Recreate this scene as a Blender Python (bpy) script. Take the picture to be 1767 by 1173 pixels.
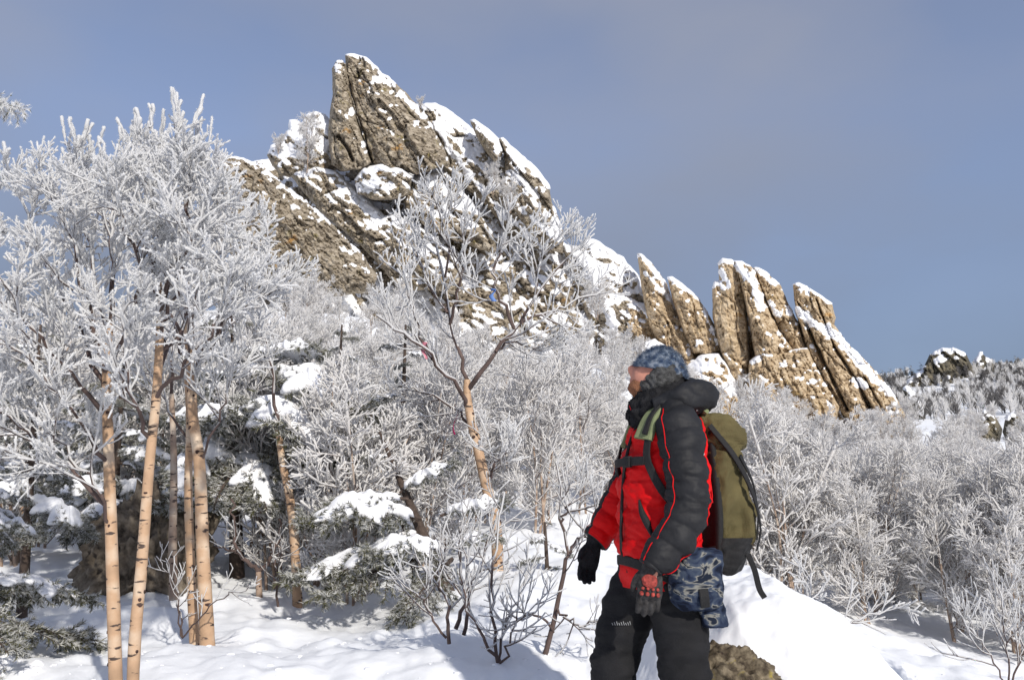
import bpy, bmesh, math, random
import numpy as np
from mathutils import Vector, Matrix, Euler

for o in list(bpy.data.objects):
    bpy.data.objects.remove(o, do_unlink=True)
scene = bpy.context.scene
COL = scene.collection
R = math.radians

# ------------------------------------------------------------------ camera, world, sun, exposure
CAMZ = 1.6
PITCH = R(12.0)
FPX = 1767 * 28.0 / 36.0
cam_d = bpy.data.cameras.new('camera')
cam_d.lens = 28.0
cam_d.sensor_width = 36.0
cam_d.clip_start = 0.05
cam_d.clip_end = 6000
cam = bpy.data.objects.new('camera', cam_d)
COL.objects.link(cam)
cam.location = (0, 0, CAMZ)
cam.rotation_euler = (R(90) + PITCH, 0, 0)
scene.camera = cam

SUN_EL = R(31)
SUN_AZ = R(153)           # clockwise from +Y (the view direction): behind the camera, to the right
world = bpy.data.worlds.new('World')
scene.world = world
world.use_nodes = True
wn, wl = world.node_tree.nodes, world.node_tree.links
wn.clear()
w_out = wn.new('ShaderNodeOutputWorld')
w_bg = wn.new('ShaderNodeBackground')
w_bg.inputs['Strength'].default_value = 0.13
sky = wn.new('ShaderNodeTexSky')
sky.sky_type = 'NISHITA'
sky.sun_disc = False
sky.sun_elevation = SUN_EL
sky.sun_rotation = SUN_AZ
sky.altitude = 900
sky.air_density = 1.0
sky.dust_density = 0.6
sky.ozone_density = 1.2
w_tc = wn.new('ShaderNodeTexCoord')
w_map = wn.new('ShaderNodeMapping')
w_map.inputs['Scale'].default_value = (1.0, 1.0, 1.9)
w_map.inputs['Location'].default_value = (0.35, 0.0, 0.15)
w_map.inputs['Rotation'].default_value = (0.0, R(-22), 0.0)
w_noise = wn.new('ShaderNodeTexNoise')
w_noise.inputs['Scale'].default_value = 2.2
w_noise.inputs['Detail'].default_value = 5.0
w_noise.inputs['Roughness'].default_value = 0.45
w_ramp = wn.new('ShaderNodeValToRGB')
w_ramp.color_ramp.elements[0].position = 0.36
w_ramp.color_ramp.elements[0].color = (0.34, 0.34, 0.34, 1)
w_ramp.color_ramp.elements[1].position = 0.70
w_ramp.color_ramp.elements[1].color = (0.85, 0.85, 0.85, 1)
w_mix = wn.new('ShaderNodeMixRGB')
w_mix.inputs['Color2'].default_value = (2.40, 2.52, 3.0, 1)     # thin grey veil of cloud
w_tint = wn.new('ShaderNodeMixRGB')
w_tint.blend_type = 'MULTIPLY'
w_tint.inputs['Fac'].default_value = 1.0
w_tint.inputs['Color2'].default_value = (1.06, 1.04, 1.13, 1)
wl.new(w_tc.outputs['Generated'], w_map.inputs['Vector'])
wl.new(w_map.outputs['Vector'], w_noise.inputs['Vector'])
wl.new(w_noise.outputs['Fac'], w_ramp.inputs['Fac'])
wl.new(w_ramp.outputs['Color'], w_mix.inputs['Fac'])
wl.new(sky.outputs['Color'], w_tint.inputs['Color1'])
wl.new(w_tint.outputs['Color'], w_mix.inputs['Color1'])
w_sep = wn.new('ShaderNodeSeparateXYZ')
wl.new(w_tc.outputs['Generated'], w_sep.inputs['Vector'])
w_add = wn.new('ShaderNodeMath')
w_add.operation = 'MULTIPLY_ADD'
w_add.inputs[1].default_value = -0.22
wl.new(w_noise.outputs['Fac'], w_add.inputs[0])
wl.new(w_sep.outputs['Z'], w_add.inputs[2])
w_low = wn.new('ShaderNodeValToRGB')
w_low.color_ramp.elements[0].position = 0.0
w_low.color_ramp.elements[0].color = (0.9, 0.9, 0.9, 1)
w_low.color_ramp.elements[1].position = 0.34
w_low.color_ramp.elements[1].color = (0, 0, 0, 1)
wl.new(w_add.outputs['Value'], w_low.inputs['Fac'])
w_bank = wn.new('ShaderNodeMixRGB')
w_bank.inputs['Color2'].default_value = (1.15, 1.48, 2.15, 1)
wl.new(w_low.outputs['Color'], w_bank.inputs['Fac'])
wl.new(w_mix.outputs['Color'], w_bank.inputs['Color1'])
wl.new(w_bank.outputs['Color'], w_bg.inputs['Color'])
wl.new(w_bg.outputs['Background'], w_out.inputs['Surface'])

sun_d = bpy.data.lights.new('sun', 'SUN')
sun_d.energy = 3.6
sun_d.angle = R(1.2)
sun_d.color = (1.0, 0.94, 0.85)
sun = bpy.data.objects.new('sun', sun_d)
COL.objects.link(sun)
sdir = Vector((math.sin(SUN_AZ) * math.cos(SUN_EL), math.cos(SUN_AZ) * math.cos(SUN_EL), math.sin(SUN_EL)))
sun.rotation_euler = sdir.to_track_quat('Z', 'Y').to_euler()
sun.location = (10, -12, 12)

scene.view_settings.view_transform = 'Standard'
scene.view_settings.look = 'None'
scene.view_settings.gamma = 1.0
scene.view_settings.use_curve_mapping = False
scene.view_settings.exposure = 0.18
scene.cycles.max_bounces = 10
scene.cycles.diffuse_bounces = 8
scene.cycles.transparent_max_bounces = 4


# ------------------------------------------------------------------ helpers
def at(px, py, Y):
    """world point (arrays allowed) seen at photo pixel (px, py) whose world y is Y"""
    px = np.asarray(px, float); py = np.asarray(py, float)
    xc = (px - 883.5) / FPX
    zc = (586.5 - py) / FPX
    dy = math.cos(PITCH) - zc * math.sin(PITCH)
    dz = math.sin(PITCH) + zc * math.cos(PITCH)
    k = Y / dy
    return np.stack([xc * k, np.broadcast_to(Y, np.shape(xc * k)) * 1.0, CAMZ + dz * k], -1)


_rs = np.random.RandomState(7)
_perm = np.concatenate([_rs.permutation(256)] * 3)
_grad = _rs.normal(size=(256, 3))
_grad /= np.linalg.norm(_grad, axis=1)[:, None]


def pn(x, y, z=0.0):
    x, y, z = np.broadcast_arrays(np.asarray(x, float), np.asarray(y, float), np.asarray(z, float))
    xi = np.floor(x).astype(int); yi = np.floor(y).astype(int); zi = np.floor(z).astype(int)
    xf = x - xi; yf = y - yi; zf = z - zi
    u = xf * xf * xf * (xf * (xf * 6 - 15) + 10)
    v = yf * yf * yf * (yf * (yf * 6 - 15) + 10)
    w = zf * zf * zf * (zf * (zf * 6 - 15) + 10)
    xi &= 255; yi &= 255; zi &= 255

    def g(a, b, c):
        h = _perm[_perm[_perm[xi + a] + yi + b] + zi + c]
        gr = _grad[h]
        return gr[..., 0] * (xf - a) + gr[..., 1] * (yf - b) + gr[..., 2] * (zf - c)
    x00 = g(0, 0, 0) * (1 - u) + g(1, 0, 0) * u
    x10 = g(0, 1, 0) * (1 - u) + g(1, 1, 0) * u
    x01 = g(0, 0, 1) * (1 - u) + g(1, 0, 1) * u
    x11 = g(0, 1, 1) * (1 - u) + g(1, 1, 1) * u
    return ((x00 * (1 - v) + x10 * v) * (1 - w) + (x01 * (1 - v) + x11 * v) * w) * 1.5


def fbm(x, y, z=0.0, o=4, g=0.5):
    s = 0; a = 1.0; f = 1.0
    for i in range(o):
        s = s + a * pn(np.asarray(x) * f + 13.1 * i, np.asarray(y) * f + 7.7 * i, np.asarray(z) * f + 3.3 * i)
        a *= g; f *= 2.03
    return s


def sstep(a, b, x):
    t = np.clip((x - a) / (b - a), 0, 1)
    return t * t * (3 - 2 * t)


def mesh_np(name, V, F, mats, smooth=True, fmat=None):
    """mesh from arrays; F: (n,3) or (n,4) array, or a list of such arrays"""
    me = bpy.data.meshes.new(name)
    V = np.ascontiguousarray(V, dtype=np.float32)
    Fs = [f for f in (F if isinstance(F, list) else [F]) if len(f)]
    loops = np.concatenate([np.asarray(f, dtype=np.int32).ravel() for f in Fs])
    cnt = np.concatenate([np.full(len(f), f.shape[1], dtype=np.int32) for f in Fs])
    st = np.concatenate([[0], np.cumsum(cnt)[:-1]]).astype(np.int32)
    me.vertices.add(len(V)); me.vertices.foreach_set('co', V.ravel())
    me.loops.add(len(loops)); me.loops.foreach_set('vertex_index', loops)
    me.polygons.add(len(cnt)); me.polygons.foreach_set('loop_start', st)
    me.polygons.foreach_set('use_smooth', np.full(len(cnt), smooth, dtype=bool))
    for m in (mats if isinstance(mats, (list, tuple)) else [mats]):
        me.materials.append(m)
    if fmat is not None:
        me.polygons.foreach_set('material_index', np.asarray(fmat, dtype=np.int32))
    me.update(calc_edges=True)
    return me


def link(name, me, parent=None):
    o = bpy.data.objects.new(name, me)
    COL.objects.link(o)
    if parent is not None:
        o.parent = parent
    return o


def empty(name, loc=(0, 0, 0), rz=0.0):
    o = bpy.data.objects.new(name, None)
    o.empty_display_size = 0.2
    COL.objects.link(o)
    o.location = loc
    o.rotation_euler = (0, 0, rz)
    return o


def tag(o, label=None, cat=None, group=None, kind=None):
    if label: o['label'] = label
    if cat: o['category'] = cat
    if group: o['group'] = group
    if kind: o['kind'] = kind
    return o


def join_parts(parts):
    """[(V,F),...] -> V, list of F"""
    Vs, Fs, n = [], [], 0
    for V, F in parts:
        for f in (F if isinstance(F, list) else [F]):
            Fs.append(np.asarray(f) + n)
        Vs.append(V); n += len(V)
    return np.concatenate(Vs), Fs


def spline(P, n):
    """Catmull-Rom resample of rows of P (any columns) to n rows"""
    P = np.asarray(P, float)
    m = len(P)
    if m == 2:
        t = np.linspace(0, 1, n)[:, None]
        return P[0] * (1 - t) + P[1] * t
    Q = np.concatenate([[2 * P[0] - P[1]], P, [2 * P[-1] - P[-2]]])
    u = np.linspace(0, m - 1 - 1e-6, n)
    i = u.astype(int); t = (u - i)[:, None]
    a, b, c, d = Q[i], Q[i + 1], Q[i + 2], Q[i + 3]
    return 0.5 * (2 * b + (c - a) * t + (2 * a - 5 * b + 4 * c - d) * t ** 2 + (3 * b - a - 3 * c + d) * t ** 3)


def tubes(P, Rad, k=4):
    """batch of tubes: P (B,n,3), Rad (B,n)"""
    B, n, _ = P.shape
    T = np.gradient(P, axis=1)
    T /= np.linalg.norm(T, axis=2, keepdims=True) + 1e-9
    mt = np.abs(T.mean(axis=1)[:, 2])
    ref = np.where((mt > 0.8)[:, None], np.array([1.0, 0.1, 0]), np.array([0.05, 0.08, 1.0]))[:, None, :]
    U = np.cross(T, np.broadcast_to(ref, T.shape))
    U /= np.linalg.norm(U, axis=2, keepdims=True) + 1e-9
    W = np.cross(T, U)
    ph = np.arange(k) * 2 * math.pi / k
    V = P[:, :, None, :] + Rad[:, :, None, None] * (U[:, :, None, :] * np.cos(ph)[:, None] + W[:, :, None, :] * np.sin(ph)[:, None])
    idx = np.arange(B * n * k).reshape(B, n, k)
    a = idx[:, :-1, :]; b = np.roll(a, -1, axis=2)
    c = idx[:, 1:, :]; d = np.roll(c, -1, axis=2)
    F = np.stack([a, b, d, c], -1).reshape(-1, 4)
    return V.reshape(-1, 3), F


def tube1(pts, rad, k=10, n=None, cap=True):
    n = n or len(pts)
    Q = spline(np.column_stack([np.asarray(pts, float), np.broadcast_to(rad, (len(pts),))]), n)
    P, r = Q[:, :3], Q[:, 3].copy()
    if cap:
        d0 = P[0] - P[1]; d0 /= np.linalg.norm(d0) + 1e-9
        d1 = P[-1] - P[-2]; d1 /= np.linalg.norm(d1) + 1e-9
        P = np.concatenate([[P[0] + d0 * r[0] * .35], [P[0] + d0 * r[0] * .3], P, [P[-1] + d1 * r[-1] * .3], [P[-1] + d1 * r[-1] * .35]])
        r = np.concatenate([[1e-4], [r[0] * .7], r, [r[-1] * .7], [1e-4]])
    return tubes(P[None], r[None], k)


# ------------------------------------------------------------------ materials
def new_mat(name):
    m = bpy.data.materials.new(name)
    m.use_nodes = True
    nt = m.node_tree
    b = nt.nodes['Principled BSDF']
    return m, nt, b


def N(nt, typ, **kw):
    n = nt.nodes.new(typ)
    for k, v in kw.items():
        if k in n.inputs:
            n.inputs[k].default_value = v
        else:
            setattr(n, k, v)
    return n


def ramp(nt, stops):
    r = nt.nodes.new('ShaderNodeValToRGB')
    cr = r.color_ramp
    while len(cr.elements) < len(stops):
        cr.elements.new(0.5)
    for e, (p, c) in zip(cr.elements, stops):
        e.position = p
        e.color = (*c, 1) if len(c) == 3 else c
    return r


def simple(name, col, rough=0.7, var=0.0, scale=20.0, bump=0.0, bscale=80.0, coord='Object', spec=0.3, stretch=(1, 1, 1)):
    m, nt, b = new_mat(name)
    b.inputs['Roughness'].default_value = rough
    b.inputs['Specular IOR Level'].default_value = spec
    tc = N(nt, 'ShaderNodeTexCoord')
    mp = N(nt, 'ShaderNodeMapping')
    mp.inputs['Scale'].default_value = stretch
    nt.links.new(tc.outputs[coord], mp.inputs['Vector'])
    if var > 0:
        nz = N(nt, 'ShaderNodeTexNoise', Scale=scale, Detail=5.0)
        nt.links.new(mp.outputs['Vector'], nz.inputs['Vector'])
        lo = tuple(c * (1 - var) for c in col); hi = tuple(min(1, c * (1 + var)) for c in col)
        rp = ramp(nt, [(0.3, lo), (0.7, hi)])
        nt.links.new(nz.outputs['Fac'], rp.inputs['Fac'])
        nt.links.new(rp.outputs['Color'], b.inputs['Base Color'])
    else:
        b.inputs['Base Color'].default_value = (*col, 1)
    if bump > 0:
        nb = N(nt, 'ShaderNodeTexNoise', Scale=bscale, Detail=4.0)
        bp = N(nt, 'ShaderNodeBump', Strength=bump, Distance=0.01)
        nt.links.new(mp.outputs['Vector'], nb.inputs['Vector'])
        nt.links.new(nb.outputs['Fac'], bp.inputs['Height'])
        nt.links.new(bp.outputs['Normal'], b.inputs['Normal'])
    return m


M = {}
M['snow'] = simple('snow', (0.84, 0.86, 0.89), 0.75, 0.02, 3.0, 0.5, 14.0, spec=0.2)
M['snow_pad'] = simple('snow_pad', (0.86, 0.87, 0.90), 0.8, 0.0, 1, 0.6, 30.0, spec=0.15)
M['rock_snow'] = simple('rock_snow', (0.86, 0.87, 0.90), 0.8, 0.0, 1, 0.3, 2.0, spec=0.15)
M['frost'] = simple('frost', (0.72, 0.73, 0.76), 0.85, 0.05, 12.0, 0.0, 1, spec=0.1)
M['frost_far'] = simple('frost_far', (0.66, 0.66, 0.68), 0.85, 0.06, 6.0, 0.0, 1, spec=0.1)
for _k, _c in (('frost', (0.87, 0.87, 0.87)), ('frost_far', (0.94, 0.93, 0.92))):
    _m = M[_k]; _nt = _m.node_tree
    _b = _nt.nodes['Principled BSDF']; _o = [n for n in _nt.nodes if n.type == 'OUTPUT_MATERIAL'][0]
    for _r in [n for n in _nt.nodes if n.type == 'VALTORGB']:
        _r.color_ramp.elements[0].color = (*[c * .94 for c in _c], 1); _r.color_ramp.elements[1].color = (*_c, 1)
    _t = N(_nt, 'ShaderNodeBsdfTranslucent'); _t.inputs['Color'].default_value = (*_c, 1)
    _x = N(_nt, 'ShaderNodeMixShader'); _x.inputs['Fac'].default_value = .45
    _nt.links.new(_b.outputs['BSDF'], _x.inputs[1]); _nt.links.new(_t.outputs['BSDF'], _x.inputs[2])
    _nt.links.new(_x.outputs['Shader'], _o.inputs['Surface'])
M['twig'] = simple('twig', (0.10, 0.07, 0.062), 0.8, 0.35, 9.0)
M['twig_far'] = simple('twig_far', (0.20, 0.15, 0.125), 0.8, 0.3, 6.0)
M['hill_twig'] = simple('hill_twig', (0.12, 0.115, 0.115), 0.9, 0.3, 3.0)
M['needle'] = simple('needle', (0.075, 0.074, 0.034), 0.6, 0.35, 6.0)
M['needle_frost'] = simple('needle_frost', (0.42, 0.42, 0.40), 0.7, 0.3, 14.0)
M['spruce_bark'] = simple('spruce_bark', (0.075, 0.055, 0.045), 0.9, 0.4, 25.0, 0.6, 60.0)


def birch_mat(name, base, pale, dark):
    m, nt, b = new_mat(name)
    b.inputs['Roughness'].default_value = 0.65
    b.inputs['Specular IOR Level'].default_value = 0.25
    tc = N(nt, 'ShaderNodeTexCoord')
    n1 = N(nt, 'ShaderNodeTexNoise', Scale=5.0, Detail=5.0)
    nt.links.new(tc.outputs['Object'], n1.inputs['Vector'])
    r1 = ramp(nt, [(0.34, tuple(c * .72 for c in base)), (0.5, base), (0.66, pale)])
    nt.links.new(n1.outputs['Fac'], r1.inputs['Fac'])
    mp = N(nt, 'ShaderNodeMapping')
    mp.inputs['Scale'].default_value = (11, 11, 42)
    nt.links.new(tc.outputs['Object'], mp.inputs['Vector'])
    n2 = N(nt, 'ShaderNodeTexNoise', Scale=1.0, Detail=3.0)
    nt.links.new(mp.outputs['Vector'], n2.inputs['Vector'])
    r2 = ramp(nt, [(0.61, (0, 0, 0)), (0.66, (1, 1, 1))])
    nt.links.new(n2.outputs['Fac'], r2.inputs['Fac'])
    mx = N(nt, 'ShaderNodeMixRGB')
    mx.inputs['Color2'].default_value = (*dark, 1)
    nt.links.new(r2.outputs['Color'], mx.inputs['Fac'])
    nt.links.new(r1.outputs['Color'], mx.inputs['Color1'])
    nt.links.new(mx.outputs['Color'], b.inputs['Base Color'])
    bp = N(nt, 'ShaderNodeBump', Strength=0.5, Distance=0.004)
    nt.links.new(n2.outputs['Fac'], bp.inputs['Height'])
    nt.links.new(bp.outputs['Normal'], b.inputs['Normal'])
    return m


M['birch'] = birch_mat('birch_bark', (0.47, 0.31, 0.195), (0.60, 0.48, 0.36), (0.07, 0.05, 0.042))
M['birch_grey'] = birch_mat('birch_bark_grey', (0.34, 0.25, 0.19), (0.50, 0.42, 0.34), (0.07, 0.05, 0.045))
M['knot'] = simple('knot', (0.06, 0.035, 0.03), 0.9, 0.4, 60.0, 0.5, 120.0)


def rock_mat(name, cols, lichen, scale, lich_amt, strat=(1, 1, 1), rot=0.0, orange=None):
    m, nt, b = new_mat(name)
    b.inputs['Roughness'].default_value = 0.9
    b.inputs['Specular IOR Level'].default_value = 0.15
    tc = N(nt, 'ShaderNodeTexCoord')
    mp = N(nt, 'ShaderNodeMapping')
    mp.inputs['Rotation'].default_value = (0, rot, 0)
    mp.inputs['Scale'].default_value = strat
    nt.links.new(tc.outputs['Object'], mp.inputs['Vector'])
    n1 = N(nt, 'ShaderNodeTexNoise', Scale=scale, Detail=9.0, Roughness=0.62)
    nt.links.new(mp.outputs['Vector'], n1.inputs['Vector'])
    r1 = ramp(nt, [(0.33, cols[0]), (0.48, cols[1]), (0.66, cols[2])])
    nt.links.new(n1.outputs['Fac'], r1.inputs['Fac'])
    n2 = N(nt, 'ShaderNodeTexNoise', Scale=scale * 0.55, Detail=6.0, Roughness=0.65)
    nt.links.new(tc.outputs['Object'], n2.inputs['Vector'])
    r2 = ramp(nt, [(0.70 - lich_amt * 0.25, (0, 0, 0)), (0.80 - lich_amt * 0.25, (0.8, 0.8, 0.8))])
    nt.links.new(n2.outputs['Fac'], r2.inputs['Fac'])
    mx = N(nt, 'ShaderNodeMixRGB')
    mx.inputs['Color2'].default_value = (*lichen, 1)
    nt.links.new(r2.outputs['Color'], mx.inputs['Fac'])
    nt.links.new(r1.outputs['Color'], mx.inputs['Color1'])
    last = mx
    if orange:
        n3 = N(nt, 'ShaderNodeTexNoise', Scale=scale * 0.3, Detail=4.0)
        nt.links.new(mp.outputs['Vector'], n3.inputs['Vector'])
        r3 = ramp(nt, [(0.66, (0, 0, 0)), (0.74, (1, 1, 1))])
        nt.links.new(n3.outputs['Fac'], r3.inputs['Fac'])
        m3 = N(nt, 'ShaderNodeMixRGB')
        m3.inputs['Color2'].default_value = (*orange, 1)
        nt.links.new(r3.outputs['Color'], m3.inputs['Fac'])
        nt.links.new(last.outputs['Color'], m3.inputs['Color1'])
        last = m3
    nt.links.new(last.outputs['Color'], b.inputs['Base Color'])
    nb = N(nt, 'ShaderNodeTexNoise', Scale=scale * 3.0, Detail=8.0, Roughness=0.7)
    nt.links.new(mp.outputs['Vector'], nb.inputs['Vector'])
    bp = N(nt, 'ShaderNodeBump', Strength=0.55, Distance=0.22 / scale)
    nt.links.new(nb.outputs['Fac'], bp.inputs['Height'])
    nt.links.new(bp.outputs['Normal'], b.inputs['Normal'])
    return m


M['crag'] = rock_mat('crag_rock', [(0.085, 0.068, 0.05), (0.28, 0.235, 0.175), (0.50, 0.44, 0.35)], (0.22, 0.18, 0.06), 1.9, 0.45, (1, 1, 2.2), R(48), (0.40, 0.24, 0.09))
M['spire'] = rock_mat('spire_rock', [(0.16, 0.115, 0.075), (0.47, 0.36, 0.23), (0.64, 0.53, 0.38)], (0.33, 0.23, 0.09), 1.3, 0.35, (1, 1, 2.6), R(62), (0.50, 0.33, 0.15))
M['far_rock'] = rock_mat('far_rock', [(0.04, 0.04, 0.035), (0.10, 0.09, 0.07), (0.22, 0.19, 0.13)], (0.12, 0.10, 0.04), 0.5, 0.3, (1, 1, 1.5), R(50))
M['boulder'] = rock_mat('boulder_rock', [(0.045, 0.036, 0.028), (0.14, 0.115, 0.088), (0.26, 0.22, 0.17)], (0.13, 0.11, 0.05), 9.0, 0.2)
M['near_rock'] = rock_mat('near_rock', [(0.03, 0.022, 0.017), (0.10, 0.08, 0.055), (0.24, 0.20, 0.14)], (0.34, 0.27, 0.05), 24.0, 0.38)

# ------------------------------------------------------------------ ground
ctrl = []
for wx, wy, wz in ((0, 0.6, .25), (-3, 1.0, .25), (3, 1.0, .2), (1.2, 2.2, .42), (-0.5, 2.5, .40), (-2.5, 3.0, .42), (0.58, 3.3, .50),
                   (0.3, 3.8, .55), (3.0, 3.5, .1), (1.4, 4.2, .45)):
    ctrl.append((wx, wy, wz))
for px, py, Y in ((60, 1178, 5.2), (330, 1150, 5.2), (100, 1120, 6.4), (355, 1112, 6.0), (600, 1105, 6.0), (760, 1130, 5.2), (860, 1152, 4.9), (950, 1128, 5.2),
                  (230, 1062, 7.4), (447, 1046, 8.0), (510, 1050, 8.0), (700, 1010, 8.2), (400, 935, 11), (640, 900, 12), (858, 955, 9), (930, 890, 13),
                  (1010, 980, 8), (60, 970, 10), (150, 940, 13), (1000, 880, 14),
                  (1450, 1178, 7.0), (1600, 1148, 8.3), (1700, 1190, 7.2), (1550, 1088, 11), (1400, 1060, 9.5), (1767, 1180, 9), (1330, 1010, 13), (1700, 960, 22), (1400, 870, 30),
                  (1900, 1150, 10), (1900, 900, 30), (1900, 760, 80),
                  (900, 655, 38), (1030, 625, 40), (760, 590, 40), (560, 540, 43), (300, 560, 43), (100, 600, 43), (-200, 640, 43), (1200, 715, 46), (1350, 755, 50), (1500, 770, 52),
                  (1600, 750, 75), (1700, 730, 90), (1767, 720, 90),
                  (620, 575, 62), (800, 610, 62), (1000, 650, 62), (1200, 730, 60), (1400, 770, 60), (400, 540, 62), (200, 560, 62), (700, 560, 85), (300, 560, 85), (1300, 720, 85),
                  (1640, 642, 200), (1767, 640, 200), (1545, 660, 200), (1600, 705, 140), (1720, 705, 140), (1900, 650, 200), (1640, 686, 172), (1640, 720, 320), (1900, 740, 320), (1540, 700, 320),
                  (0, 640, 100), (700, 620, 320), (100, 660, 320), (1200, 680, 320), (-300, 700, 200), (1350, 690, 180), (900, 600, 180)):
    ctrl.append(tuple(at(px, py, Y)))
ctrl = np.array(ctrl)


def polar(x, y):
    th = np.clip(np.arctan2(x, np.maximum(y, 1e-3)), -0.75, 0.75)
    th = np.where(y < 0.3, np.clip(th, -.4, .4) * np.clip(y / .3, 0, 1), th)
    r = np.clip(np.hypot(x, y), 0.7, 380)
    return th * 2.2, np.log(r)


_cu, _cv = polar(ctrl[:, 0], ctrl[:, 1])
_cz = ctrl[:, 2]


def _tps(d2):
    return 0.5 * d2 * np.log(d2 + 1e-12)


_n = len(_cu)
_K = _tps((_cu[:, None] - _cu) ** 2 + (_cv[:, None] - _cv) ** 2) + np.eye(_n) * 0.002
_Pm = np.column_stack([np.ones(_n), _cu, _cv])
_A = np.block([[_K, _Pm], [_Pm.T, np.zeros((3, 3))]])
# solve for height above a plain cone so that near and far share one scale
_s = np.linalg.solve(_A, np.concatenate([(_cz - CAMZ) / np.exp(_cv), np.zeros(3)]))


def ground(x, y, detail=True):
    x = np.asarray(x, float); y = np.asarray(y, float)
    sh = np.broadcast(x, y).shape
    x = np.broadcast_to(x, sh).ravel(); y = np.broadcast_to(y, sh).ravel()
    u, v = polar(x, y)
    z = np.empty(len(u))
    for i in range(0, len(u), 40000):
        s = slice(i, i + 40000)
        d2 = (u[s, None] - _cu) ** 2 + (v[s, None] - _cv) ** 2
        z[s] = _tps(d2) @ _s[:_n] + _s[_n] + _s[_n + 1] * u[s] + _s[_n + 2] * v[s]
    z = CAMZ + z * np.exp(v)
    if detail:
        r = np.hypot(x, y)
        near = np.clip(1.5 - r / 25, 0, 1)
        z = z + near * (0.115 * fbm(x * .9, y * .9, 0, 3) + 0.065 * np.abs(fbm(x * 2.6, y * 2.6, 5, 3)) - .02)
        z = z + np.clip(r / 60, 0, 1) * 0.8 * fbm(x * .08, y * .08, 2, 3)
    return z.reshape(sh)


ths = np.concatenate([np.linspace(-180, -45, 40, endpoint=False), np.linspace(-45, 45, 420, endpoint=False), np.linspace(45, 180, 40, endpoint=False)])
rr = np.concatenate([np.geomspace(0.8, 16, 260, endpoint=False), np.geomspace(16, 380, 150, endpoint=False), np.geomspace(380, 4000, 12)])
TH, RR = np.meshgrid(np.radians(ths), rr)
gx, gy = RR * np.sin(TH), RR * np.cos(TH)
gz = ground(gx, gy)
gV = np.column_stack([gx.ravel(), gy.ravel(), gz.ravel()])
idx = np.arange(gx.size).reshape(gx.shape)
a, c = idx[:-1], idx[1:]
gF = np.stack([a, np.roll(a, -1, 1), np.roll(c, -1, 1), c], -1).reshape(-1, 4)[:, ::-1]
nc = len(gV)
gV = np.concatenate([gV, [[0, 0, gz[0].mean()]]])
fan = np.stack([np.full(len(ths), nc), np.roll(idx[0], -1), idx[0]], -1)
tag(link('snow_ground', mesh_np('snow_ground', gV, [gF, fan], M['snow'])), kind='structure', label='deep white snow covering the slope', cat='ground')


def gp(px, Y):
    """world ground point under photo column px at world y = Y"""
    x = at(px, 878, Y)[0]
    return np.array([x, Y, float(ground(x, Y))])


# ------------------------------------------------------------------ rocks
def seg_dist(Px, Py, poly):
    """signed distance to closed polygon (inside > 0) and nearest boundary point"""
    best = np.full(Px.shape, 1e9); bx = np.zeros(Px.shape); by = np.zeros(Px.shape)
    ins = np.zeros(Px.shape, bool)
    n = len(poly)
    for i in range(n):
        x0, y0 = poly[i]; x1, y1 = poly[(i + 1) % n]
        dx, dy = x1 - x0, y1 - y0
        t = np.clip(((Px - x0) * dx + (Py - y0) * dy) / (dx * dx + dy * dy + 1e-9), 0, 1)
        qx, qy = x0 + t * dx, y0 + t * dy
        d = np.hypot(Px - qx, Py - qy)
        m = d < best
        best = np.where(m, d, best); bx = np.where(m, qx, bx); by = np.where(m, qy, by)
        if y0 != y1:
            cr = ((y0 > Py) != (y1 > Py)) & (Px < (x1 - x0) * (Py - y0) / (y1 - y0) + x0)
            ins ^= cr
    return np.where(ins, best, -best), bx, by


def line_dist(Px, Py, pts):
    best = np.full(Px.shape, 1e9)
    for (x0, y0), (x1, y1) in zip(pts[:-1], pts[1:]):
        dx, dy = x1 - x0, y1 - y0
        t = np.clip(((Px - x0) * dx + (Py - y0) * dy) / (dx * dx + dy * dy + 1e-9), 0, 1)
        best = np.minimum(best, np.hypot(Px - x0 - t * dx, Py - y0 - t * dy))
    return best


def facets(u, v, seed):
    """angular fractured blocks: one random tilted plane per Voronoi cell; returns height and closeness to the joints"""
    iu = np.floor(u).astype(int); iv = np.floor(v).astype(int)
    b1 = np.full(u.shape, 9.0); b2 = b1.copy(); h1 = np.zeros(u.shape)
    for a in (-1, 0, 1):
        for b in (-1, 0, 1):
            cu, cv = iu + a, iv + b
            h = _perm[(_perm[(_perm[cu & 255] + cv) & 255] + int(seed * 7)) & 255]
            ju = _rnd[h, 0]; jv = _rnd[h, 1]
            du = u - cu - ju; dv = v - cv - jv
            d = du * du + dv * dv
            hh = _rnd[h, 2] * .9 + (_rnd[h, 3] - .5) * 1.3 * du + (_rnd[h, 4] - .5) * 1.3 * dv
            m1 = d < b1
            b2 = np.where(m1, b1, np.minimum(b2, d)); h1 = np.where(m1, hh, h1); b1 = np.where(m1, d, b1)
    return h1, np.sqrt(b2) - np.sqrt(b1)


_rnd = np.random.RandomState(3).rand(256, 5)


def rough_outline(poly, amp, seed, step=6.0):
    out = []
    n = len(poly)
    for i in range(n):
        p = np.array(poly[i], float); q = np.array(poly[(i + 1) % n], float)
        k = max(1, int(np.linalg.norm(q - p) / step))
        for j in range(k):
            out.append(p + (q - p) * j / k)
    out = np.array(out)
    d = np.roll(out, -1, 0) - np.roll(out, 1, 0)
    nrm = np.column_stack([d[:, 1], -d[:, 0]]); nrm /= np.linalg.norm(nrm, axis=1)[:, None] + 1e-9
    j = fbm(out[:, 0] / 17 + seed, out[:, 1] / 17, seed * 1.7, 3) * amp
    return out + nrm * j[:, None]


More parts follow.
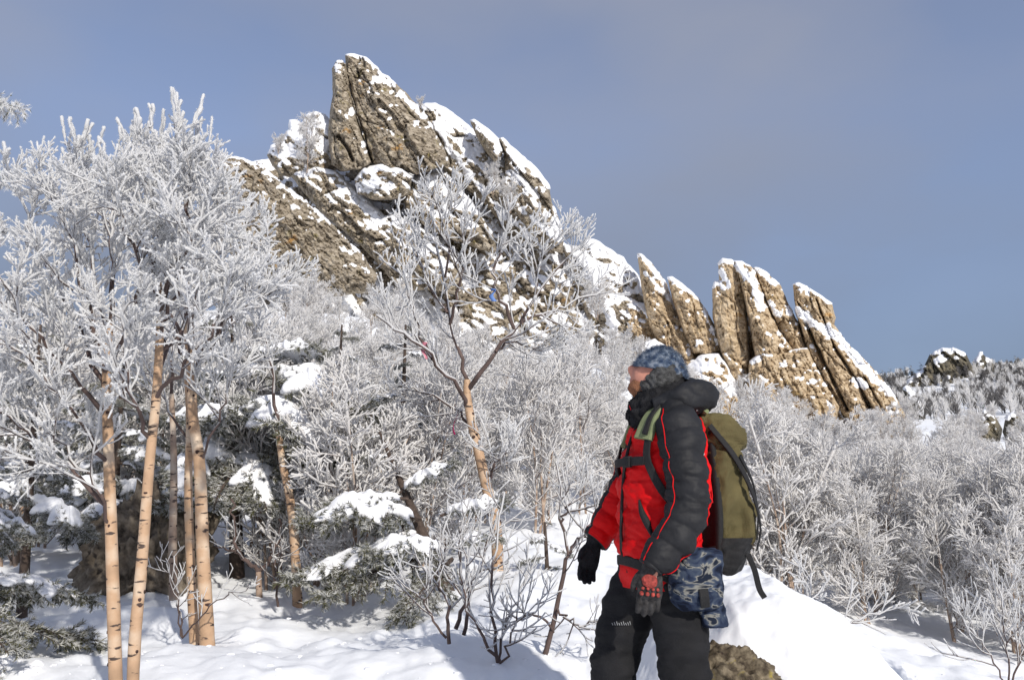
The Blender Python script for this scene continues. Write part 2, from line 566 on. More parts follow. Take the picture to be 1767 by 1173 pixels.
def rock(name, parent, outline, Y, thick, bed, mat, cover, seed, step=2.0, lean=0.25, saw=1.0, period=46, bands=(), bare=(),
         rough=2.6, tsnow=0.055, cracks=(), fine=1.0, snow_freq=1.0):
    """a closed slab of rock: outline on its own leaning plane at distance Y, real thickness, bedded relief, snow lying on its ledges"""
    poly = rough_outline(outline, rough, seed)
    x0, y0 = poly.min(0) - 2 * step; x1, y1 = poly.max(0) + 2 * step
    nx = int((x1 - x0) / step) + 1; ny = int((y1 - y0) / step) + 1
    PX, PY = np.meshgrid(x0 + np.arange(nx) * step, y0 + np.arange(ny) * step)
    D, bx, by = seg_dist(PX, PY, [tuple(p) for p in poly])
    inside = D > 0
    cell = inside[:-1, :-1] | inside[1:, :-1] | inside[:-1, 1:] | inside[1:, 1:]
    use = np.zeros_like(inside)
    use[:-1, :-1] |= cell; use[1:, :-1] |= cell; use[:-1, 1:] |= cell; use[1:, 1:] |= cell
    snap = use & ~inside
    PX = np.where(snap, bx, PX); PY = np.where(snap, by, PY); D = np.where(snap, 0, D)
    ppm = FPX / Y                                   # photo pixels per metre there
    Rp = thick * ppm * 0.55
    q = np.clip(D / Rp, 0, 1)
    bulge = thick * (0.30 * np.clip(D / (4.0 + .06 * Rp), 0, 1) + 0.55 * q ** .8)
    th = R(bed)
    n_ax = (math.sin(th), -math.cos(th))            # across the beds, to the upper right
    s = PX * n_ax[0] + PY * n_ax[1]
    t = PX * math.cos(th) + PY * math.sin(th)
    zz = seed * 3.17
    wob = 0.55 * fbm(t / 110, s / 45, zz, 3)
    pA = s / period + wob
    jA = np.floor(pA)
    ampA = 0.55 + 0.45 * np.sin(jA * 12.9 + seed)
    pB = s / (period * .33) + 1.6 * wob + 0.45 * fbm(t / 38, s / 26, zz + 4, 2)
    jB = np.floor(pB)
    pC = t / (period * .8) + 0.6 * fbm(s / 30, t / 60, zz + 8, 2) + np.sin(jA * 3.3) * 2
    f1, e1 = facets(t / (period * 1.5) + .3 * wob, s / (period * .5) + wob, seed)
    f2, e2 = facets(t / (period * .5) + .4 * wob, s / (period * .2) + 1.5 * wob, seed + 3)
    f3, e3 = facets(t / 11 + .4 * wob, s / 5.5 + wob, seed + 5)
    disp = (period / ppm) * (.42 * f1 + .17 * f2 - .16 * (1 - sstep(0, .10, e1)) - .08 * (1 - sstep(0, .12, e2))) * (.45 + .55 * saw) + fine * .16 * f3
    disp = disp + .8 * saw * (period / ppm) * (0.42 * ampA * (1 - (pA - jA)) + 0.12 * (0.5 + 0.5 * np.sin(jB * 7.7)) * (1 - (pB - jB)) + 0.10 * np.abs((pC % 1) - .5) * 2)
    disp = disp + fine * (0.10 * fbm(PX / 9, PY / 9, zz, 4, .6) + 0.4 * fbm(PX / 50, PY / 50, zz + 2, 3))
    disp = disp + fine * 0.22 * np.abs(fbm(t / 14, s / 6, zz + 6, 3))
    for pts, wd, dp in cracks:
        disp = disp - dp * (1 - sstep(0, wd, line_dist(PX, PY, pts)))
    edge = np.clip(D / 4.0, 0, 1)
    out = bulge + disp * edge
    bandm = np.zeros(PX.shape)
    for pts, wd in bands:
        dd = line_dist(PX, PY, pts) + 5 * fbm(PX / 14, PY / 14, zz + 11, 3)
        bandm = np.maximum(bandm, 1 - sstep(wd * .55, wd * 1.1, dd))
    for pts, wd in bare:
        dd = line_dist(PX, PY, pts) + 6 * fbm(PX / 14, PY / 14, zz + 12, 3)
        bandm = np.minimum(bandm, -(1 - sstep(wd * .6, wd * 1.1, dd)))
    zb = poly[:, 1].max()
    Yb = Y + lean * (zb - PY) / ppm
    base = at(PX, PY, Yb)
    face = np.array([0, 0, CAMZ]) - base[inside].mean(0)      # the way this slab's front looks
    face /= np.linalg.norm(face)
    front = base + face * out[..., None]
    back = base - face * (bulge * 0.9 + 0.3 * disp * edge)[..., None]
    vi = -np.ones(PX.shape, int); vi[use] = np.arange(use.sum())
    bi = vi.copy()
    inner = use & (D > 0)
    nb = inner.sum()
    bi[inner] = use.sum() + np.arange(nb)
    V = np.concatenate([front[use], back[inner]])
    ii, jj = np.nonzero(cell)
    Ff = np.stack([vi[ii, jj], vi[ii + 1, jj], vi[ii + 1, jj + 1], vi[ii, jj + 1]], -1)
    Fb = np.stack([bi[ii, jj], bi[ii, jj + 1], bi[ii + 1, jj + 1], bi[ii + 1, jj]], -1)
    if isinstance(parent, np.ndarray):
        off = parent
    else:
        off = np.array(parent.location)
    me = mesh_np(name, V - off, [Ff, Fb], mat, smooth=False)
    ro = link(name, me, parent)
    # snow that lies on the ledges
    nr = np.empty(len(V) * 3, np.float32)
    me.vertices.foreach_get('normal', nr)
    nr = nr.reshape(-1, 3)
    nf = use.sum()
    p = V[:nf]
    fx, fy = PX[use], PY[use]
    nz = nr[:nf, 2]
    # smooth the upward measure over the grid so that snow gathers in patches
    g = np.zeros(PX.shape); g[use] = nz
    for _ in range(2):
        g = (g + np.roll(g, 1, 0) + np.roll(g, -1, 0) + np.roll(g, 1, 1) + np.roll(g, -1, 1)) / 5
    mk = g[use] * 1.0 + 0.40 * fbm(fx / 26 * snow_freq, fy / 26 * snow_freq, zz + 20, 5, .6) + bandm[use] * 1.6
    thr = np.quantile(mk[bandm[use] == 0], 1 - cover) if (bandm[use] == 0).any() else 0
    ss = sstep(thr - .02, thr + .16, mk)
    sV = V[:nf] + nr[:nf] * (tsnow * ss - 0.05 * (1 - ss))[:, None] + np.array([0, -0.25, 0.3]) * (tsnow * ss)[:, None]
    keep = ss[Ff].max(axis=1) > 0.02
    if keep.sum() > 10:
        Fs = Ff[keep]
        uq, inv = np.unique(Fs, return_inverse=True)
        link('snow_cover', mesh_np('snow_cover', sV[uq] - off, inv.reshape(-1, 4), M['rock_snow']), ro)['kind'] = 'stuff'
    return ro


crag = empty('rock_crag', tuple(at(760, 600, 58)))
tag(crag, 'huge grey-brown snow-streaked crag rising to the highest pointed summit', 'crag')
C = M['crag']
rock('rock_face', crag, [(455, 420), (560, 330), (700, 300), (790, 290), (860, 350), (930, 400), (985, 425), (1010, 470), (1040, 560), (1050, 660), (900, 690), (760, 640), (560, 560), (430, 520)],
     66, 5.0, 50, C, .42, 1.0, step=2.2, lean=.3, bands=[([(750, 290), (800, 315), (850, 368), (905, 412), (965, 452)], 9), ([(970, 430), (1000, 470), (1015, 530), (1035, 610)], 13), ([(700, 480), (760, 570), (900, 620)], 16), ([(560, 480), (640, 560)], 18)])
rock('rock_face', crag, [(380, 285), (420, 285), (470, 275), (520, 225), (572, 225), (580, 130), (600, 108), (650, 125), (718, 190), (780, 205), (855, 252), (940, 325), (962, 430), (1008, 425), (1050, 440), (1100, 510), (1180, 640), (900, 690), (430, 540)],
     70, 2.5, 50, C, .34, 14.0, step=2.6, lean=.16, saw=.8, period=40)
rock('rock_face', crag, [(722, 184), (735, 178), (752, 178), (780, 196), (812, 222), (850, 250), (885, 285), (905, 330), (925, 380), (960, 440), (900, 420), (830, 350), (770, 300), (735, 240)],
     65, 4.5, 50, C, .45, 2.0, lean=.35, bands=[([(745, 182), (790, 215), (830, 250)], 7), ([(760, 230), (800, 290), (870, 370), (930, 420)], 5)])
rock('rock_slab', crag, [(811, 209), (818, 207), (840, 222), (861, 241), (868, 262), (858, 285), (838, 262), (822, 236)], 63.5, 1.8, 50, C, .3, 3.0, bands=[([(818, 208), (860, 242)], 4)], rough=1.2)
rock('rock_slab', crag, [(860, 240), (868, 238), (885, 255), (905, 272), (925, 290), (948, 320), (952, 350), (962, 372), (973, 402), (971, 436), (950, 432), (915, 405), (890, 370), (868, 330), (872, 280)],
     63, 3.2, 50, C, .28, 4.0, bands=[([(885, 258), (948, 322)], 6), ([(880, 300), (920, 330)], 6), ([(900, 360), (965, 410)], 5)], rough=1.6)
rock('rock_slab', crag, [(597, 97), (612, 94), (632, 100), (655, 121), (690, 150), (722, 182), (745, 215), (768, 262), (776, 284), (720, 302), (660, 292), (642, 282), (634, 255), (618, 205), (606, 165), (596, 130)],
     62, 3.4, 52, C, .24, 5.0, bands=[([(604, 100), (640, 115), (680, 143), (716, 176)], 9), ([(612, 145), (632, 165), (655, 205), (668, 225)], 8), ([(690, 188), (735, 192), (765, 235)], 8), ([(658, 130), (655, 175)], 4), ([(640, 165), (690, 190)], 6)],
     bare=[([(625, 180), (650, 260), (690, 280)], 14), ([(700, 220), (750, 270)], 14), ([(690, 150), (715, 175)], 6)], cracks=[([(668, 120), (690, 160)], 4, .6)])
rock('rock_column', crag, [(573, 119), (580, 106), (590, 104), (597, 112), (602, 140), (608, 175), (620, 215), (634, 255), (642, 280), (628, 292), (590, 296), (572, 285), (566, 235), (569, 195), (574, 160)],
     61.5, 2.2, 66, C, .08, 6.0, lean=.12, bands=[([(580, 122), (586, 118)], 4)], cracks=[([(604, 150), (616, 200), (634, 255)], 5, 1.6), ([(585, 235), (600, 255), (608, 275)], 5, 1.2)], rough=1.4)
rock('rock_slab', crag, [(460, 268), (468, 252), (484, 246), (498, 226), (501, 209), (512, 208), (520, 214), (527, 200), (545, 194), (562, 198), (574, 215), (578, 292), (540, 305), (480, 305)],
     64, 2.8, 45, C, .62, 7.0, saw=.8, period=30)
rock('rock_slab', crag, [(500, 304), (522, 291), (545, 288), (582, 296), (602, 318), (640, 350), (690, 400), (722, 450), (735, 500), (690, 500), (640, 440), (560, 372)],
     61, 1.8, 45, C, .28, 8.0, bands=[([(525, 290), (560, 290), (592, 300), (604, 325), (640, 360), (690, 420)], 7)], period=36)
rock('rock_block', crag, [(612, 312), (628, 290), (660, 284), (694, 292), (712, 305), (706, 335), (680, 345), (640, 345), (618, 335)], 60.5, 1.1, 40, C, .42, 9.0, bands=[([(620, 325), (645, 318)], 11), ([(640, 290), (690, 296)], 6)])
rock('rock_slab', crag, [(690, 320), (720, 300), (770, 300), (812, 345), (850, 400), (858, 440), (800, 420), (740, 400), (700, 360)], 62, 1.8, 48, C, .34, 10.0)
rock('rock_slab', crag, [(640, 380), (680, 370), (740, 400), (790, 450), (800, 510), (740, 500), (680, 455)], 60.5, 1.6, 48, C, .36, 11.0)
rock('rock_slab', crag, [(362, 300), (368, 270), (384, 264), (420, 275), (455, 290), (482, 312), (540, 356), (572, 384), (622, 436), (652, 474), (640, 505), (570, 512), (500, 490), (430, 470), (380, 420)],
     54, 3.0, 44, C, .13, 12.0, step=1.8, period=30, saw=.6, fine=1.5, snow_freq=2.2, bare=[([(400, 330), (480, 400), (560, 450)], 26), ([(420, 290), (470, 325)], 6)], bands=[([(372, 267), (420, 276), (470, 300), (530, 345), (560, 380)], 3), ([(505, 325), (545, 362)], 5), ([(566, 375), (600, 410), (645, 455)], 9), ([(480, 478), (560, 490)], 14), ([(590, 440), (600, 470)], 0.1)])
rock('rock_slab', crag, [(968, 424), (1005, 425), (1010, 413), (1024, 412), (1050, 428), (1075, 445), (1098, 475), (1112, 505), (1118, 545), (1185, 625), (1100, 660), (1050, 650), (1020, 570), (985, 480)],
     64, 3.0, 52, C, .48, 13.0, bands=[([(1014, 414), (1060, 440), (1095, 480)], 7), ([(1000, 440), (1030, 500), (1060, 560)], 10)])

S = M['spire']


def spire(label, base, slabs, mat=S, nm='rock_spire'):
    r = empty(nm, tuple(at(*base)))
    tag(r, label, 'rock spire', 'rock spires along the ridge')
    for kw in slabs:
        rock('rock_slab', r, **kw)
    return r


SP = dict(mat=S, lean=.12, rough=1.3, snow_freq=2.0, tsnow=.045)
spire('thin pointed rock spire nearest the big crag, its tip leaning left', (1170, 700, 62), [
    dict(outline=[(1100, 438), (1107, 438), (1125, 455), (1150, 488), (1162, 520), (1172, 545), (1190, 570), (1218, 640), (1240, 715), (1195, 715), (1150, 620), (1118, 560), (1106, 490)], Y=61, thick=2.0, bed=64, cover=.10, seed=21.,
         bands=[([(1104, 440), (1130, 470), (1150, 500)], 5), ([(1115, 475), (1140, 500), (1165, 530)], 4)], period=34, **SP)])
spire('short rock spire with snowy upper edge, between the thin spire and the broad one', (1210, 640, 60), [
    dict(outline=[(1152, 479), (1160, 478), (1180, 492), (1205, 515), (1222, 540), (1236, 566), (1246, 606), (1225, 612), (1195, 612), (1178, 570), (1160, 515)], Y=60, thick=1.6, bed=62, cover=.10, seed=22.,
         bands=[([(1156, 480), (1205, 517)], 4), ([(1215, 540), (1238, 590)], 4)], period=30, **SP)])
spire('broad two-topped rock spire with a smooth tan shaded wall at its left', (1310, 700, 58), [
    dict(outline=[(1229, 500), (1233, 486), (1241, 486), (1239, 455), (1247, 447), (1262, 449), (1275, 458), (1284, 490), (1290, 540), (1293, 600), (1294, 660), (1290, 718), (1272, 700), (1258, 650), (1238, 590), (1230, 550)], Y=58.5, thick=1.7, bed=80, cover=.05, seed=23.,
         mat=S, lean=.05, rough=1.0, saw=.25, fine=.6, period=60, bands=[([(1242, 450), (1265, 452)], 6), ([(1243, 470), (1258, 495)], 4), ([(1232, 492), (1240, 490)], 5)]),
    dict(outline=[(1262, 450), (1280, 452), (1296, 460), (1306, 472), (1322, 520), (1345, 570), (1368, 600), (1345, 640), (1305, 625), (1293, 560), (1280, 500)], Y=57.5, thick=1.8, bed=66, cover=.12, seed=24.,
         bands=[([(1275, 462), (1300, 490), (1315, 530)], 8)], period=40, **SP),
    dict(outline=[(1298, 462), (1310, 463), (1322, 470), (1347, 492), (1361, 525), (1379, 560), (1395, 600), (1380, 630), (1352, 590), (1325, 530), (1308, 490)], Y=58.2, thick=1.7, bed=64, cover=.13, seed=25.,
         bands=[([(1310, 470), (1335, 490)], 4), ([(1325, 520), (1345, 545)], 5)], period=30, **SP),
    dict(outline=[(1293, 625), (1310, 610), (1355, 605), (1395, 600), (1420, 650), (1450, 700), (1440, 742), (1360, 748), (1300, 735), (1288, 680)], Y=56.5, thick=2.2, bed=60, cover=.15, seed=26.,
         bare=[([(1300, 640), (1350, 615), (1400, 612)], 9), ([(1310, 690), (1330, 740)], 10)], bands=[([(1315, 612), (1350, 606)], 3), ([(1385, 600), (1400, 625)], 6), ([(1340, 650), (1380, 670)], 4)], period=32, **SP)])
spire('rightmost rock spire, long snow streak down its slanting right edge', (1470, 700, 57), [
    dict(outline=[(1368, 491), (1378, 488), (1398, 498), (1418, 512), (1436, 524), (1442, 548), (1440, 560), (1460, 590), (1490, 618), (1520, 650), (1548, 688), (1570, 728), (1560, 748), (1500, 748), (1455, 715), (1420, 665), (1391, 600), (1372, 535)], Y=57, thick=2.2, bed=60, cover=.10, seed=27., step=1.6,
         bands=[([(1372, 490), (1395, 505)], 5), ([(1380, 540), (1405, 560), (1430, 575)], 9), ([(1430, 565), (1470, 612), (1530, 675)], 6), ([(1475, 655), (1490, 665)], 6)], period=36, cracks=[([(1392, 560), (1420, 620), (1462, 705)], 5, 1.5), ([(1440, 600), (1480, 660), (1520, 745)], 5, 1.3), ([(1410, 520), (1440, 600)], 3, .8), ([(1490, 650), (1530, 720)], 3, .8)], **SP)])
lowr = empty('rock_ledge', tuple(at(1220, 700, 59)))
tag(lowr, 'low broken tan rocks and snow below the short spire', 'rock')
rock('rock_slab', lowr, [(1180, 640), (1205, 615), (1240, 610), (1268, 650), (1290, 690), (1296, 740), (1230, 745), (1190, 720)], 57.5, 2.0, 58, S, .42, 28., period=26, lean=.2)
rock('rock_slab', lowr, [(1090, 600), (1130, 585), (1180, 620), (1205, 680), (1200, 740), (1120, 720), (1080, 660)], 58, 2.0, 56, S, .55, 29., period=26, lean=.3)

rdg = empty('rock_ridge', tuple(at(1330, 740, 62)))
tag(rdg, 'shadowed rock ridge linking the spires behind their gaps', 'rock')
rock('rock_face', rdg, [(1085, 520), (1120, 525), (1165, 545), (1225, 600), (1238, 540), (1262, 520), (1330, 545), (1378, 590), (1420, 600), (1480, 640), (1540, 700), (1562, 760), (1200, 760), (1080, 690)], 63, 2.0, 60, S, .2, 33., lean=.1)

# small outcrops on the far hill and along the right edge
farh = []
for i, (lab, poly, Y, cov) in enumerate([
    ('far olive-brown rocky knob on top of the hazy hill at right', [(1545, 695), (1558, 664), (1588, 642), (1604, 612), (1625, 603), (1645, 602), (1668, 612), (1680, 640), (1700, 690), (1640, 706)], 190, .12),
    ('far dark rock step right of the hilltop knob, against the sky', [(1670, 690), (1676, 632), (1692, 608), (1706, 620), (1720, 632), (1740, 628), (1767, 645), (1800, 660), (1800, 720), (1730, 712)], 194, .2),
    ('small dark rock fin with a snow cap right of the last spire', [(1558, 672), (1564, 666), (1580, 680), (1590, 700), (1600, 730), (1585, 735), (1570, 705)], 100, .3),
    ('snow-topped brown rock poking out of the frosted trees at the right edge', [(1735, 722), (1745, 714), (1762, 722), (1785, 740), (1790, 800), (1755, 812), (1745, 780), (1730, 745)], 45, .12),
    ('small snow-capped rock among frosted treetops below the far hill', [(1688, 722), (1697, 708), (1718, 720), (1730, 740), (1726, 762), (1690, 762)], 60, .15)]):
    r = empty('far_rock', tuple(at(poly[0][0], max(p[1] for p in poly), Y)))
    tag(r, lab, 'rock')
    rock('rock_slab', r, poly, Y, 4.0 if i < 2 else Y * .02, 50, M['far_rock'], cov, 40. + i, step=1.6, period=22, saw=1.0, rough=1.5, fine=Y / 70, tsnow=.1 * Y / 60)


def blob_rock(name, loc, size, seed, mat, amp=.22, sub=6, freq=1.6, flat=0.0):
    bm = bmesh.new()
    bmesh.ops.create_icosphere(bm, subdivisions=sub, radius=1.0)
    me = bpy.data.meshes.new(name)
    bm.to_mesh(me); bm.free()
    V = np.empty(len(me.vertices) * 3, np.float32); me.vertices.foreach_get('co', V)
    V = V.reshape(-1, 3).astype(float)
    f = fbm(V[:, 0] * freq + seed, V[:, 1] * freq, V[:, 2] * freq, 5, .55)
    blocky = np.abs(fbm(V[:, 0] * freq * 1.7 + seed, V[:, 1] * freq * 1.7 + 5, V[:, 2] * freq * 1.7, 3, .5))
    fn = fbm(V[:, 0] * freq * 7 + seed, V[:, 1] * freq * 7, V[:, 2] * freq * 7, 3, .6)
    V = V * (1 + amp * f - amp * .9 * blocky + .035 * fn)[:, None] * np.array(size)
    me.vertices.foreach_set('co', V.astype(np.float32).ravel())
    me.polygons.foreach_set('use_smooth', np.full(len(me.polygons), True))
    me.materials.append(mat); me.update()
    o = link(name, me)
    o.location = loc
    return o, V


bo, _ = blob_rock('boulder', tuple(gp(235, 8.0) + np.array([0.0, 0.35, .30])), (0.60, .55, .72), 3.0, M['boulder'], .30, 6, 1.5)
tag(bo, 'dark grey-brown lichened boulder standing behind the two tall birches', 'boulder')
# ------------------------------------------------------------------ snow mound with the near rock, right of the hiker
mc = np.array([1.42, 4.35, 0.0])
mound = empty('snowy_boulder', (mc[0], mc[1], 0.3))
tag(mound, 'snow-buried boulder behind the hiker, yellow lichened rock showing at its foot', 'boulder')
nu = 220
U, W = np.meshgrid(np.linspace(-1.35, 1.35, nu), np.linspace(-1.3, 1.5, nu))
wx, wy = mc[0] + U, mc[1] + W
prof = np.interp(U + .08 * fbm(W * 1.3, U, 3, 2), [-1.35, -.95, -.62, -.38, -.15, .12, .38, .62, .9, 1.35], [-.5, -.05, .45, .68, .72, .56, .28, -.05, -.32, -.75])
fr = np.interp(W, [-1.3, -.95, -.62, -.30, .2, .7, 1.1, 1.5], [-.65, -.42, -.10, .0, .02, -.08, -.3, -.7])
mz = 0.56 + prof + fr + .035 * fbm(U * 2.5, W * 2.5, 9, 3) + .022 * np.abs(fbm(U * 6, W * 4, 19, 3)) - .012 * np.abs(fbm(U * 17, W * 12, 29, 2))
V = np.column_stack([wx.ravel(), wy.ravel(), mz.ravel()])
idx = np.arange(nu * nu).reshape(nu, nu)
F = np.stack([idx[:-1, :-1], idx[:-1, 1:], idx[1:, 1:], idx[1:, :-1]], -1).reshape(-1, 4)
link('snow', mesh_np('snow', V - np.array(mound.location), F, M['snow']), mound)
nrk, nV = blob_rock('rock', (0, 0, 0), (.23, .19, .20), 5.0, M['near_rock'], .20, 6, 1.7)
nrk.parent = mound
nrk.location = tuple(at(1262, 1204, 3.45) - np.array(mound.location))


# clods and fallen rime lying on the near snow
rng = np.random.RandomState(21)
ico = bmesh.new(); bmesh.ops.create_icosphere(ico, subdivisions=2, radius=1.0)
iV = np.array([v.co[:] for v in ico.verts]); iF = np.array([[v.index for v in f.verts] for f in ico.faces]); ico.free()
cl = []
for i in range(420):
    Y_ = rng.uniform(4.3, 8.0); px_ = rng.uniform(0, 1000) if rng.rand() < .8 else rng.uniform(1400, 1767)
    x_ = at(px_, 878, Y_)[0]
    r_ = .005 + .016 * rng.rand() ** 3
    vv = iV * (1 + .35 * pn(iV[:, 0] * 1.5 + i, iV[:, 1] * 1.5, iV[:, 2] * 1.5))[:, None] * r_ * np.array([1.3, 1.1, .45])
    cl.append((vv + np.array([x_, Y_, float(ground(x_, Y_)) + r_ * .15]), iF))
tag(link('snow_clods', mesh_np('snow_clods', *join_parts(cl), M['snow_pad'])), 'small snow clods and fallen rime lying on the near snow', 'snow', kind='stuff')


# ------------------------------------------------------------------ trees
def resamp(P, n):
    P = np.asarray(P, float)
    return spline(P, n)


def offspring(rng, P, Rd, k, L, ang, up, wig, m, t0=.25, t1=1.0, rk=.6, rend=.5, taper=.55):
    """children of a batch of branches P (B,n,3): B*k new branches with m points"""
    B, n, _ = P.shape
    t = t0 + (t1 - t0) * (np.arange(k)[None] + rng.rand(B, k)) / k
    f = t * (n - 1)
    i = np.minimum(f.astype(int), n - 2); w = (f - i)[..., None]
    bi = np.arange(B)[:, None]
    pos = P[bi, i] * (1 - w) + P[bi, i + 1] * w
    tan = P[bi, i + 1] - P[bi, i]
    tan /= np.linalg.norm(tan, axis=-1, keepdims=True) + 1e-9
    rad = Rd[bi, i] * (1 - w[..., 0]) + Rd[bi, i + 1] * w[..., 0]
    plen = np.linalg.norm(np.diff(P, axis=1), axis=2).sum(1)[:, None]
    rv = rng.normal(size=(B, k, 3))
    rv -= tan * (rv * tan).sum(-1, keepdims=True)
    rv /= np.linalg.norm(rv, axis=-1, keepdims=True) + 1e-9
    a = ang * (0.75 + .5 * rng.rand(B, k))[..., None]
    d = tan * np.cos(a) + rv * np.sin(a)
    ln = (L * (0.6 + .7 * rng.rand(B, k)) * (1 - taper * (t - t0) / (t1 - t0 + 1e-9)))
    if plen is not None:
        ln = np.minimum(ln, plen * .9)
    out = np.empty((B, k, m, 3)); out[:, :, 0] = pos
    st = (ln / (m - 1))[..., None]
    for j in range(1, m):
        d = d + np.array([0, 0, up]) + rng.normal(size=d.shape) * wig
        d /= np.linalg.norm(d, axis=-1, keepdims=True)
        out[:, :, j] = out[:, :, j - 1] + d * st
    r0 = np.minimum(rad * .85, rk * ln.clip(.02) * .022 + .0012)
    rr_ = r0[..., None] * np.linspace(1, rend, m)
    return out.reshape(B * k, m, 3), rr_.reshape(B * k, m)


FD = np.array([0.35, -0.35, 0.75])
FD = FD / np.linalg.norm(FD)


def frost_tubes(rng, P, Rd, th0, th1, k=5, full=0.6, jit=.25):
    """rime on the windward upper side of a batch of branches"""
    B, n, _ = P.shape
    th = np.linspace(th0, th1, n)[None] * (0.75 + .5 * rng.rand(B, 1)) * (1 - jit + 2 * jit * rng.rand(B, n))
    c = P + FD * (th * (1 - full) + Rd * .55)[..., None]
    rad = Rd * .55 + th
    T = P[:, -1] - P[:, -2]
    T /= np.linalg.norm(T, axis=1, keepdims=True) + 1e-9
    e1 = c[:, -1] + T * rad[:, -1:] * .7
    e2 = c[:, -1] + T * rad[:, -1:] * .95
    c = np.concatenate([c, e1[:, None], e2[:, None]], 1)
    rad = np.concatenate([rad, rad[:, -1:] * .7, rad[:, -1:] * .05], 1)
    V, F = tubes(c, rad, k)
    V = V + rng.normal(size=V.shape) * (np.repeat(rad.reshape(-1), k)[:, None] * .16)
    return V, F


def spikes(rng, P, th, per, ln, wd):
    """feathery rime needles along a batch of twigs (single thin triangles)"""
    B, n, _ = P.shape
    b = np.repeat(np.arange(B), per)
    f = rng.rand(len(b)) * (n - 1.001)
    i = f.astype(int); w = (f - i)[:, None]
    p = P[b, i] * (1 - w) + P[b, i + 1] * w
    t = P[b, i + 1] - P[b, i]; t /= np.linalg.norm(t, axis=1, keepdims=True) + 1e-9
    d = rng.normal(size=p.shape) + FD * .5
    d -= t * (d * t).sum(1, keepdims=True) * .5
    d /= np.linalg.norm(d, axis=1, keepdims=True)
    s = np.cross(d, rng.normal(size=d.shape)); s /= np.linalg.norm(s, axis=1, keepdims=True) + 1e-9
    l = (ln * (.5 + rng.rand(len(b))))[:, None]
    p0 = p + FD * th * .5
    V = np.stack([p0 - s * wd, p0 + s * wd, p0 + d * (th + l)], 1).reshape(-1, 3)
    return V, np.arange(len(V)).reshape(-1, 3)


def knots(rng, pts, rad, count, parent, off):
    """dark branch scars on a birch trunk"""
    n = len(pts)
    for _ in range(count):
        f = rng.uniform(.02, .8) * (n - 1); i = int(f); w = f - i
        p = pts[i] * (1 - w) + pts[min(i + 1, n - 1)] * w
        r = rad[i] * (1 - w) + rad[min(i + 1, n - 1)] * w
        a = rng.uniform(-math.pi * .95, .1)      # mostly the side seen from the path
        nrm = np.array([math.cos(a), math.sin(a), 0])
        u = np.array([-math.sin(a), math.cos(a), 0])
        ph = np.linspace(0, 2 * math.pi, 10, endpoint=False)
        sx, sz = r * rng.uniform(.25, .5), r * rng.uniform(.2, .4)
        ring = np.array([p + nrm * r * math.cos(.45 * math.cos(q)) * .97 + u * sx * math.cos(q) + np.array([0, 0, sz * math.sin(q) + .35 * sz * abs(math.cos(q))]) for q in ph])
        inn = p + nrm * r * 1.12
        mid = (ring - inn) * .55 + inn + nrm * r * .10
        V = np.concatenate([ring, mid, [inn]]) - off
        F4 = np.array([[j, (j + 1) % 10, 10 + (j + 1) % 10, 10 + j] for j in range(10)])
        F3 = np.array([[10 + j, 10 + (j + 1) % 10, 20] for j in range(10)])
        link('knot', mesh_np('knot', V, [F4, F3], M['knot']), parent)


